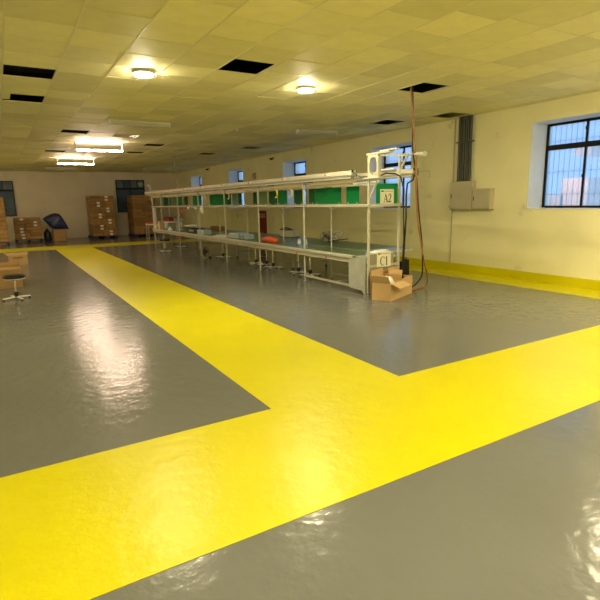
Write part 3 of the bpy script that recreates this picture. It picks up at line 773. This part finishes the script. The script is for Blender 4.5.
g = MB(); g.box(-.13, .13, -.075, .075, 0, .004); g.box(-.13, -.126, -.075, .075, .004, .03); g.box(.126, .13, -.075, .075, .004, .03); g.box(-.126, .126, -.075, -.071, .004, .03); g.box(-.126, .126, .071, .075, .004, .03)
g.build('tray_shell', M_CLEAR, t)
MB().box(-.11, .05, -.06, .05, .0045, .042, .008).build('white_packet', M_PAPER, t); MB().box(-.02, .11, -.04, .06, .0425, .052, .003).build('white_packet', M_PAPER, t)
blob('orange_bag', (3.50, 6.77, TZ-.001), (.055, .20, .075), M_ORANGE, 'crumpled orange plastic bag lying on the green belt', 'bag', 1.2, .1)
# cream appliance with dark lid
t = thing('heater_box', 'cream box-shaped heater with black handle on the rear worktable', 'heater', (4.22, 7.47, TZ-.001), .15)
MB().box(-.085, .085, -.20, .20, .008, .115, .008).build('heater_case', M_CREAM, t)
MB().tube(curve([(-.03, -.10, .115), (-.03, -.08, .14), (-.03, .06, .155), (-.03, .16, .13), (-.03, .20, .08)]), .011, 8).build('black_handle', M_BLACK, t, True)
MB().box(-.06, .06, -.06, .18, .1155, .130, .003).build('heater_lid', M_BLACK, t)
MB().tube([(-.086, .15, .03), (-.10, .15, .03)], .02, 12).build('control_knob', M_MACH, t, True)
for sx in (-.06, .06):
    for sy_ in (-.17, .17): MB().box(sx-.01, sx+.01, sy_-.01, sy_+.01, 0, .008).build('rubber_foot', M_RUB, t)
t = thing('cream_jar', 'small cream jar with lid on green belt beside the clear bottle', 'jar', (3.60, 6.07, TZ-.0015))
MB().lathe([(.022, 0), (.026, .004), (.026, .042), (.020, .050), (.018, .055)], n=16).build('jar_body', M_WHITE, t, True)
MB().lathe([(.021, .0555), (.021, .072), (.017, .075)], n=16).build('jar_lid', M_CLEAR, t, True)
t = thing('clear_bottle', 'clear plastic bottle on the green belt right of the cream jar', 'bottle', (3.62, 5.93, TZ-.0015))
MB().lathe([(.022, 0), (.026, .004), (.026, .055), (.012, .072), (.009, .085)], n=16).build('bottle_body', M_PET, t, True)
MB().lathe([(.011, .0855), (.011, .095)], n=12).build('bottle_cap', M_CLEAR, t, True)
# heap of cables
t = thing('cable_heap', 'heap of dark tangled cables and metal parts on the rear worktable', 'cables', (4.17, 6.10, TZ-.001))
random.seed(3)
for i in range(9):
    cxx, cyy = random.uniform(-.02, .05), random.uniform(-.18, .18); rx_, ry_, h_ = random.uniform(.05, .10), random.uniform(.10, .22), random.uniform(.05, .17)
    p = []
    for j in range(13):
        a = 2*math.pi*j/12*random.choice((1,)); p.append((cxx+rx_*math.cos(a), cyy+ry_*math.sin(a), max(.012, h_*(.5+.5*math.sin(a*1+i)))))
    MB().tube(curve(p, 4), .0065, 6).build('cable_loop', (M_BLACK, M_MACH, M_STEEL)[i % 3], t, True)
MB().box(-.05, .05, .03, .15, .001, .07, .01).build('metal_block', M_MACH, t); MB().box(-.04, .05, -.16, -.06, .001, .055, .01).build('metal_block', M_STEEL, t)
MB().box(-.02, .06, .14, .24, .001, .05, .01).build('black_adaptor', M_BLACK, t)
# translucent parts bins
def bin_(loc, sx, sy_, h, label, mm, rz=0):
    t = thing('parts_bin', label, 'bin', loc, rz); w_ = .005
    g = MB(); g.box(-sx, sx, -sy_, sy_, 0, w_); g.box(-sx, -sx+w_, -sy_, sy_, w_, h); g.box(sx-w_, sx, -sy_, sy_, w_, h); g.box(-sx+w_, sx-w_, -sy_, -sy_+w_, w_, h); g.box(-sx+w_, sx-w_, sy_-w_, sy_, w_, h)
    g.build('bin_shell', mm, t)
    MB().box(-sx-.003, -sx-.0002, -sy_, sy_, h-.012, h-.002).build('bin_rim', M_WHITE, t); return t
bin_((3.52, 7.98, TZ-.0015), .10, .20, .08, 'pale blue parts bin on the belt, nearest of the blue bins', M_CLEAR)
t = bin_((3.52, 7.64, TZ-.0015), .08, .09, .075, 'dark-fronted clear bin beside the nearest pale blue bin', M_CLEAR)
MB().box(-.088, -.0835, -.05, .03, .01, .07).build('bin_label', M_MACH, t)
bin_((3.42, 9.42, TZ-.0015), .08, .19, .08, 'pale blue parts bin on the belt right of the black crate', M_CLEAR)
t = thing('white_tray', 'flat white tray with a carton lid on the bench middle', 'tray', (3.42, 8.45, TZ-.0015), .05)
MB().box(-.10, .10, -.24, .24, 0, .012, .003).build('tray_base', M_PAPER, t); MB().box(-.08, .09, -.10, .12, .0125, .035, .003).build('tray_lid', M_WHITE, t)
t = thing('black_crate', 'black plastic crate on the bench between grey machine and blue bin', 'crate', (3.45, 10.0, TZ-.0015))
g = MB(); g.box(-.09, .09, -.32, .32, 0, .006); g.box(-.09, -.083, -.32, .32, .006, .09); g.box(.083, .09, -.32, .32, .006, .09); g.box(-.083, .083, -.32, -.313, .006, .09); g.box(-.083, .083, .313, .32, .006, .09); g.build('crate_shell', M_BLACK, t)
MB().box(-.094, -.0905, -.12, .18, .03, .07).build('crate_label', M_MACH, t)
t = thing('brown_lid_box', 'low brown box on the rear worktable behind the blue bin', 'box', (4.18, 10.6, TZ-.001))
MB().box(-.08, .08, -.28, .28, 0, .07, .004).build('box_body', M_BROWN, t); MB().box(-.083, .083, -.283, .283, .0705, .085, .003).build('box_lid', M_CARD, t)
# grey tapping machine
t = thing('bench_machine', 'grey upright bench machine with black head near the far bench end', 'machine', (3.45, 11.05, TZ-.0015))
MB().box(-.09, .09, -.16, .16, 0, .03, .006).build('machine_base', M_MACH, t)
MB().tube([(0, .06, .03), (0, .06, .20)], [.07, .035], 14).build('machine_column', M_MACH, t, True)
MB().box(-.05, .05, -.13, .10, .2005, .29, .012).build('machine_head', M_MACH, t)
MB().tube([(0, -.09, .2), (0, -.09, .10)], .014, 10).build('spindle', M_CHROME, t, True)
MB().tube([(-.05, .02, .26), (-.09, .0, .33)], .007, 8).build('feed_lever', M_BLACK, t, True)
t = thing('white_stand', 'white flat-topped stand on the bench right of the grey machine', 'stand', (3.54, 10.60, TZ-.0015))
MB().box(-.05, .05, -.06, .06, 0, .01, .003).build('stand_foot', M_WHITE, t); MB().tube([(0, 0, .01), (0, 0, .11)], .015, 10).build('stand_post', M_STEEL, t, True); MB().box(-.09, .09, -.16, .16, .1105, .135, .006).build('stand_top', M_PAPER, t)
ow = MB().tube(curve([(3.60, 11.65, .74), (3.60, 11.45, .80), (3.61, 11.2, .87), (3.62, 10.95, .922)]), .014, 8)
tag(ow.build('orange_strap', M_ORANGE, smooth=True), 'orange strap hanging slanted under the far shelf rail', 'strap')
# shelf group at the far end
t = thing('brown_carton', 'upright brown carton on the far bench end beside the white column', 'box', (3.36, 12.24, TZ-.0015))
MB().box(-.06, .06, -.10, .10, 0, .19, .004).build('carton_body', M_CARDL, t); MB().box(-.0605, .0605, -.012, .012, .02, .1915).build('packing_tape', M_TAPE, t)
t = thing('grey_monitor', 'squat grey monitor on the far bench end right of brown carton', 'monitor', (3.45, 11.83, TZ-.0015))
MB().box(-.10, .10, -.13, .13, .01, .17, .01).build('monitor_case', M_MACH, t); MB().box(-.104, -.1005, -.10, .10, .03, .15).build('screen', M_CLEAR, t); MB().box(-.08, .08, -.10, .10, 0, .01).build('monitor_foot', M_MACH, t)
t = thing('white_board_shelf', 'white shelf board lying across grey monitor', 'board', (3.45, 11.84, TZ+.1695))
MB().box(-.11, .11, -.30, .24, 0, .014, .003).build('board_top', M_PAPER, t); MB().box(-.11, .11, -.30, -.29, .0145, .03).build('board_edge', M_CREAM, t)
for i, (y, w_) in enumerate(((11.99, .085), (11.78, .10))):
    t = thing('dark_red_box', ('dark red box on the white shelf board, left one', 'dark red box on the white shelf board, right one')[i], 'box', (3.45, y, TZ+.1835))
    MB().box(-.06, .06, -w_, w_, 0, .085, .006).build('box_body', M_DRED, t); MB().box(-.062, .062, -w_-.002, w_+.002, .0855, .10, .004).build('box_lid', M_BLACK, t)
t = thing('paper_scrap', 'crumpled white paper on the bench beside the grey monitor', 'paper', (3.36, 11.52, TZ-.0015))
bpp = MB(); bpp.add([(-.04, -.1, 0), (.04, -.08, 0), (.05, .09, 0), (-.03, .1, 0), (-.01, -.02, .09), (.02, .04, .06)], [(0, 1, 4), (1, 2, 5), (1, 5, 4), (2, 3, 5), (3, 4, 5), (3, 0, 4), (0, 3, 2, 1)]); bpp.build('folded_paper', M_PAPER, t)
t = thing('white_bag', 'small white bag on the bench corner beside the white column', 'bag', (3.28, 12.42, TZ+.0065))
MB().lathe([(.03, 0), (.05, .02), (.045, .07), (.015, .10)], n=12).build('bag_body', M_WHITE, t, True); MB().lathe([(.014, .10), (.024, .12)], n=10).build('bag_neck', M_WHITE, t, True)
# gloves hanging from the shelf rail
t = thing('work_glove', 'pale work glove hanging from the shelf rail', 'glove', (FX-.028, 8.96, .955))
MB().box(-.004, .004, -.05, .05, -.07, 0, .003).build('glove_cuff', M_PAPER, t)
gl = MB()
for k in range(4): gl.tube([(0, -.042+.028*k, -.07), (0, -.044+.029*k, -.125-.012*(k in (1, 2)))], [.014, .010], 8)
gl.tube([(0, .045, -.06), (0, .068, -.095)], [.012, .009], 8); gl.build('glove_fingers', M_PAPER, t, True)
# white clamps under the far shelf
for y in (9.35, 9.02+.75):
    t = thing('shelf_clamp', 'small white clamp under the shelf rail, '+('nearer one' if y < 9.5 else 'farther one'), 'clamp', (FX-.012, y, .926))
    MB().box(-.012, .012, -.035, .035, -.03, 0, .003).build('clamp_body', M_PAPER, t); MB().tube([(0, 0, -.03), (0, 0, -.045)], .008, 8).build('clamp_screw', M_CHROME, t, True)

# ------------------------------------------------------------------ stools
def make_stool(loc, rz, label, mseat, h=.272):
    t = thing('work_stool', label, 'stool', loc, rz)
    MB().lathe([(.06, h-.036), (.102, h-.035), (.110, h-.022), (.108, h-.006), (.095, h+.002), (.04, h+.004)], n=28).build('seat', mseat, t, True)
    MB().lathe([(.09, h-.044), (.104, h-.043), (.104, h-.0372), (.09, h-.0365)], n=28).build('seat_pan', M_WHITE, t, True)
    MB().lathe([(.022, h-.060), (.022, h-.0445)], n=12).build('seat_mount', M_BLACK, t, True)
    MB().tube([(0, 0, .085), (0, 0, h-.060)], .0095, 12).build('gas_lift', M_CHROME, t, True)
    MB().lathe([(.020, .030), (.022, .06), (.026, .062), (.026, .078), (.018, .084)], n=14).build('lift_sleeve', M_BLACK, t, True)
    MB().tube([(.026, 0, .07), (.05, 0, .068)], .007, 8).build('height_knob', M_BLACK, t, True)
    for k in range(4):
        a = math.pi/2*k+.2; c_, s_ = math.cos(a), math.sin(a)
        l_ = MB().bar((c_*.015, s_*.015, .030), (c_*.145, s_*.145, .022), .018, .012).build('base_leg', M_WHITE, t)
        MB().tube([(c_*.135, s_*.135, 0), (c_*.135, s_*.135, .018)], .012, 10).build('rubber_foot', M_RUB, l_, True)
    return t
s0 = make_stool((.06, 6.24, 0), .15, 'round black stool standing before the nearer carton at left', M_VINYL)
high = []
for (x, y, a, lab) in ((2.93, 10.50, .4, 'round black stool in the aisle by the far bench end'), (3.47, 8.62, .7, 'stool under the bench just right of the small floor fan'),
        (3.50, 7.30, .2, 'stool under the bench below the orange bag, leftmost of three'), (3.57, 7.05, .9, 'stool under the bench below the orange bag, middle of three'), (3.50, 6.70, .5, 'stool under the bench below the orange bag, rightmost of three'),
        (3.52, 5.97, .3, 'stool under the nearest closed bay of the bench, left one'), (3.53, 5.68, 1.1, 'stool under the nearest closed bay of the bench, right one')):
    if y < 10 and not high: high.append(make_stool((x, y, 0), a, lab, M_VINYL, .352)); continue
    copy_tree(s0 if y > 10 else high[0], (x, y, 0), a, lab)
red = make_stool((3.55, 11.4, 0), .5, 'round stool with a red-brown seat behind the far bench bay', M_ORANGE)
# small floor fan under bench
t = thing('floor_fan', 'small round dark floor fan under the middle of the bench', 'fan', (3.20, 8.80, 0), .5)
rg = MB(); n = 28
rg.tube([(math.cos(2*math.pi*i/n)*.078, 0, .115+math.sin(2*math.pi*i/n)*.088) for i in range(n+1)], .009, 6, cap=False); rg.build('fan_guard_ring', M_BROWN, t, True)
gg = MB()
for k in range(12):
    a = math.pi*2*k/12; gg.tube([(math.cos(a)*.015, -.012, .115+math.sin(a)*.015), (math.cos(a)*.077, -.004, .115+math.sin(a)*.087)], .002, 5)
gg.build('guard_wires', M_MACH, t)
for k in range(4):
    a = math.pi/2*k; d = Vector((math.cos(a), 0, math.sin(a))); p = Vector((-math.sin(a), 0, math.cos(a)))
    MB().obox(Vector((0, .006, .115))+d*.012-p*.02, d*.055, p*.055+Vector((0, .01, 0)), (0, .003, 0)).build('fan_blade', M_BLACK, t)
MB().tube([(0, -.014, .115), (0, .06, .115)], .022, 12).build('fan_motor', M_BLACK, t, True)
for sx in (-1, 1): MB().bar((sx*.02, .02, .03), (sx*.07, .0, .008), .014).build('fan_foot', M_MACH, t)
MB().bar((0, .03, .02), (0, .04, .10), .02).build('fan_neck', M_BLACK, t)
MB().lathe([(.03, 0), (.03, .02), (.015, .03)], (.075, -.03), 12).build('fan_wheel', M_BLACK, t, True)

# tall red-topped stool at the far end
t = thing('tall_stool', 'tall thin-legged stool with red cushion beyond the far bench end', 'stool', (3.36, 13.15, 0))
MB().box(-.13, .13, -.13, .13, .475, .50, .008).build('stool_seat', M_PAPER, t)
MB().box(-.135, .135, -.135, .135, .5005, .53, .012).build('red_cushion', M_ORANGE, t)
for sx in (-1, 1):
    for sy_ in (-1, 1): MB().bar((sx*.105, sy_*.105, .475), (sx*.125, sy_*.125, 0), .014).build('stool_leg', M_CREAM, t)
for z in (.14,):
    for sx in (-1, 1): MB().bar((sx*.12, -.12, z), (sx*.12, .12, z), .010).build('stretcher', M_CREAM, t)

# ------------------------------------------------------------------ open cartons by the near bench end
def open_carton(name, label, p, ang, w_, d_, h, flaps, mm, tape=True, cat='carton'):
    """w_ along local x, d_ along local y; flaps: dict side -> (length, angle from vertical outward)"""
    t = thing(name, label, cat, (p[0], p[1], 0), ang); e = .004
    g = MB(); g.box(0, w_, 0, d_, .001, .001+e)
    g.box(0, w_, 0, e, .005, h); g.box(0, w_, d_-e, d_, .005, h); g.box(0, e, e, d_-e, .005, h); g.box(w_-e, w_, e, d_-e, .005, h)
    g.build('carton_body', mm, t)
    for sd, (l, a) in flaps.items():
        a = math.radians(a); s_, c_ = math.sin(a)*l, math.cos(a)*l
        ex = .003
        if sd == 'front': MB().obox((ex, -.0005, h+.0006), (w_-2*ex, 0, 0), (0, -s_, c_), (0, e*.7*c_/l+.0005, e*.7*s_/l+.0004)).build('carton_flap', mm, t)
        if sd == 'back': MB().obox((ex, d_+.0005, h+.0006), (w_-2*ex, 0, 0), (0, s_, c_), (0, -e*.7*c_/l-.0005, e*.7*s_/l+.0004)).build('carton_flap', mm, t)
        if sd == 'left': MB().obox((-.0005, ex, h+.0006), (0, d_-2*ex, 0), (-s_, 0, c_), (e*.7*c_/l+.0005, 0, e*.7*s_/l+.0004)).build('carton_flap', mm, t)
        if sd == 'right': MB().obox((w_+.0005, ex, h+.0006), (0, d_-2*ex, 0), (s_, 0, c_), (-e*.7*c_/l-.0005, 0, e*.7*s_/l+.0004)).build('carton_flap', mm, t)
    return t
ang = math.atan2(.224, .515)         # long side direction B->C
dx, dy = math.cos(ang), math.sin(ang)
Bp = Vector((3.235, 3.706))
oc = open_carton('open_carton', 'open brown carton with drooping flap in front of the bench end, left one', Bp, ang, .27, .205, .178,
    {'front': (.105, 112), 'back': (.12, 8), 'left': (.10, 35), 'right': (.07, -20)}, M_CARDL)
p2 = Bp+Vector((dx, dy))*.278+Vector((-dy, dx))*.01
oc2 = open_carton('open_carton', 'open brown carton with tall rear flap, right one beside the hose', p2, ang, .27, .155, .195,
    {'back': (.10, 5), 'front': (.075, 176), 'left': (.09, -12)}, M_CARDL)
# contents
def local(t_, x, y, z): 
    a = t_.rotation_euler.z; return (t_.location.x/S+x*math.cos(a)-y*math.sin(a), t_.location.y/S+x*math.sin(a)+y*math.cos(a), z)
blob('plastic_bag', local(oc, .16, .11, .12), (.085, .06, .10), M_PAPER, 'crumpled clear-white bag inside the left open carton', 'bag', 4.4, ang, 3, .3)
o = MB(); o.tube(curve([(0, 0, .006), (.03, .01, .10), (.01, .03, .19), (.04, .02, .215), (.07, .03, .19), (.06, .05, .12)]), .012, 8)
x = o.build('black_hose_piece', M_BLACK, smooth=True, loc=local(oc2, .04, .04, 0)); tag(x, 'short black bent hose sticking out between the open cartons', 'hose')
o = MB(); o.tube([(0, 0, .01), (-.02, 0, .15), (-.03, .01, .215)], [.01, .012, .02], 8)
x = o.build('hand_tool', M_BLACK, smooth=True, loc=local(oc, .06, .12, 0)); tag(x, 'black-handled tool standing in the left open carton', 'tool')
# flat cardboard sheet standing behind the cartons
sh = MB().box(-.17, .20, 0, .006, .002, .262, .001).build('cardboard_sheet', M_CARDL, loc=(3.44, Y0-.045, 0)); tag(sh, 'flat brown cardboard sheet leaning below the C1 sign', 'cardboard')
sh.rotation_euler = (-.05, .0, 0)
t = thing('black_case', 'small black upright case on the floor behind the cartons and hose', 'case', (4.55, 4.95, 0), .1)
MB().box(-.055, .0, -.04, .04, 0, .19, .008).build('case_half', M_BLACK, t); MB().box(.006, .06, -.04, .04, 0, .215, .008).build('case_half', M_BLACK, t); MB().tube(curve([(.02, 0, .215), (.02, 0, .235), (.045, 0, .235), (.045, 0, .215)], 4), .004, 6).build('case_handle', M_BLACK, t, True)

# ------------------------------------------------------------------ cartons at left
c1_ = open_carton('large_carton', 'large brown open carton at left edge behind the round stool', (-.40, 7.16), 0, .555, .62, .235, {'back': (.035, 12), 'right': (.035, 10), 'front': (.16, -84)}, M_CARD)
c2_ = open_carton('small_carton', 'smaller open carton with printed side beyond the large one', (.045, 10.02), -.03, .295, .45, .165, {'front': (.075, -50), 'left': (.06, 60), 'right': (.05, 25)}, M_CARDL)
MB().box(.07, .22, -.0016, -.0004, .115, .135).build('printed_mark', M_BROWN, c2_)

# ------------------------------------------------------------------ pallet stacks at the back
def pallet(x0, x1, y0, y1, label):
    t = thing('pallet', label, 'pallet', ((x0+x1)/2, (y0+y1)/2, 0)); w_, d_ = (x1-x0)/2, (y1-y0)/2; n = 7
    for k in range(n):
        a = -w_+2*w_*k/n; MB().box(a+.004, a+2*w_/n-.004, -d_, d_, .062, .076).build('top_slat', M_PALLET, t)
    for k in range(3):
        x = -w_+.03+(2*w_-.06)*k/2
        MB().box(x-.03, x+.03, -d_, d_, 0, .012).build('bottom_runner', M_PALLET, t)
        for y in (-d_+.05, 0, d_-.05): MB().box(x-.03, x+.03, y-.05, y+.05, .012, .062).build('pallet_block', M_PALLET, t)
carton_meshes = {}
def carton(x0, x1, y0, y1, z0, z1, mm, label, group, sticker=None, marks=False):
    w_, d_, h = round(x1-x0, 3), round(y1-y0, 3), round(z1-z0, 4); key = (w_, d_, h, mm.name)
    if key not in carton_meshes: carton_meshes[key] = MB().box(-w_/2, w_/2, -d_/2, d_/2, 0, h, .016).mesh('carton', mm)
    o = link('carton', carton_meshes[key], None, ((x0+x1)/2, (y0+y1)/2, z0)); tag(o, label, 'carton', group)
    kt = ('tape', w_, d_, h)
    if kt not in carton_meshes: carton_meshes[kt] = MB().box(-w_/2-.0006, w_/2+.0006, -.014, .014, h*.35, h+.0006).mesh('packing_tape', M_TAPE)
    link('packing_tape', carton_meshes[kt], o)
    if sticker is not None:
        for sx in (sticker if isinstance(sticker, (list, tuple)) else [sticker]):
            if 'st' not in carton_meshes: carton_meshes['st'] = MB().box(-.045, .045, -.001, 0, 0, .054).mesh('label_sticker', M_PAPER)
            link('label_sticker', carton_meshes['st'], o, (sx-(x0+x1)/2, -d_/2-.0003, h*.22))
    if marks:
        if 'mk' not in carton_meshes: carton_meshes['mk'] = MB().box(-.001, 0, -.02, .02, 0, .025).mesh('label_sticker', M_PAPER)
        link('label_sticker', carton_meshes['mk'], o, (-w_/2-.0003, -d_/2+.10, h*.3)); link('label_sticker', carton_meshes['mk'], o, (-w_/2-.0003, .05, h*.3))
    return o
random.seed(11)
def stack(x0, x1, y0, y1, n, lh, splits, mm, base, group, stickers=None, marks=False, z0=.077):
    ORD = ['top', 'second', 'third', 'fourth', 'fifth', 'sixth', 'seventh', 'eighth', 'ninth', 'tenth', 'eleventh', 'twelfth', 'thirteenth', 'bottom']
    for k in range(n):
        z = z0+k*lh; sidx = (n-1-k)
        xs = x0+(x1-x0)*splits[(sidx//2) % len(splits)]; ym = (y0+y1)/2+(.06 if (sidx//2) % 2 else -.06)
        j = lambda: random.uniform(-.0028, .0028)
        st = stickers(sidx) if stickers else None
        for r_, (a, b_) in enumerate(((y0, ym), (ym, y1))):
            for q, (u, v_) in enumerate(((x0, xs), (xs, x1))):
                ox, oy = j(), j(); s_ = None
                if r_ == 0 and st is not None and u <= st < v_: s_ = st
                where = 'top layer' if k == n-1 else ('bottom layer' if k == 0 else ORD[sidx]+' layer from top')
                lab = base+', '+where+', '+('front' if r_ == 0 else 'rear')+' '+('left' if q == 0 else 'right')+(', white label' if s_ is not None else '')
                carton(u+.003+ox, v_-.003+ox, a+.003+oy, b_-.003+oy, z, z+lh-.0015, mm, lab, group, s_, marks and q == 0)
# stack 3: tall, labelled, left of the back window
def st3(i): return [2.835, 2.60, 2.86, 2.62, 2.885, 2.64, 2.90][(i//2) % 7]
stack(2.38, 3.05, 16.2, 17.15, 14, .0865, (.40, .60), M_CARD2, 'carton in tall labelled stack', 'cartons of the tall labelled stack', st3, True)
pallet(2.36, 3.07, 16.2, 17.2, 'dark blue pallet under the tall labelled carton stack')
stack(3.58, 4.30, 16.1, 16.95, 14, .0865, (.42, .62), M_CARD2, 'carton in tall plain stack', 'cartons of the tall plain stack')
pallet(3.56, 4.32, 16.1, 17.0, 'dark blue pallet under the tall plain carton stack')
stack(-.62, .145, 15.5, 16.3, 11, .108, (.5, .42), mat('tan_cardboard', (.46, .27, .10), .8, var=.06, vscale=4, island=.2), 'tan carton in left-edge stack', 'cartons of the left edge stack')
pallet(-.64, .15, 15.5, 16.3, 'dark blue pallet under the left edge carton stack')
def st2(i): return [.52, .86, .86, .50, .50, .52, .53][i % 7]
stack(.32, 1.01, 16.3, 17.0, 7, .088, (.55, .38), M_CARD, 'brown carton in low stack', 'cartons of the low stack', st2)
pallet(.31, 1.03, 16.3, 17.05, 'dark blue pallet under the low carton stack')
# carton with draped blue bag
carton(1.28, 1.62, 16.1, 16.5, 0, .17, M_CARD, 'brown carton beneath the blue bag, lower of the two', None)
carton(1.285, 1.615, 16.1, 16.5, .1705, .34, M_CARD, 'brown carton beneath the blue bag, upper of the two', None)
t = thing('black_bin', 'black bin bag slumped on the floor between low stack and bagged carton', 'bag', (1.16, 16.55, 0))
MB().lathe([(.08, 0), (.10, .03), (.10, .22), (.06, .30), (.02, .33)], n=14).build('bag_body', M_BLACK, t, True); MB().lathe([(.02, .33), (.035, .36)], n=10).build('bag_neck', M_BLACK, t, True)
# blue tarpaulin bag: lofted outline with depth
out = [(1.03, .64), (1.10, .70), (1.20, .755), (1.28, .79), (1.38, .81), (1.47, .80), (1.53, .745), (1.58, .66), (1.65, .50), (1.70, .38), (1.725, .30), (1.66, .345), (1.55, .35), (1.42, .35), (1.28, .36), (1.22, .40), (1.15, .52), (1.09, .59)]
cxm, czm = 1.38, .56; g = MB(); rings = []
for yy, sc in ((15.98, .25), (15.99, .72), (16.03, .94), (16.12, 1.0), (16.30, 1.0), (16.45, .94), (16.52, .70), (16.54, .25)):
    rg_ = []
    for i, (x, z) in enumerate(out):
        k = sc*(1+.045*math.sin(i*2.3+yy*20)); rg_.append((cxm+(x-cxm)*k, yy+.01*math.sin(i*1.7), max(.343, czm+(z-czm)*k) if x > 1.22 and x < 1.68 and z < .42 else czm+(z-czm)*k))
    rings.append(rg_)
n = len(out)
for rg_ in rings: g.v += rg_
for a in range(len(rings)-1):
    for i in range(n): g.f.append([a*n+i, a*n+(i+1) % n, (a+1)*n+(i+1) % n, (a+1)*n+i]); g.mi.append(0)
g.f.append(list(range(n))[::-1]); g.mi.append(0); g.f.append([(len(rings)-1)*n+i for i in range(n)]); g.mi.append(0)
bb = g.build('blue_bag', M_BLUE, smooth=True); tag(bb, 'big dark blue plastic bag with red print draped over stacked cartons', 'bag')
sub = bb.modifiers.new('s', 'SUBSURF'); sub.levels = 1; sub.render_levels = 1
# red item on the floor at far left edge
t = thing('red_bucket_lid', 'small red plastic lid on the floor at the left edge before the stack', 'lid', (-.09, 14.9, 0))
MB().lathe([(.07, 0), (.075, .012), (.06, .02)], n=16).build('lid_body', M_RED, t, True); MB().tube([(0, 0, .02), (0, 0, .035)], .012, 10).build('lid_knob', M_PAPER, t, True)
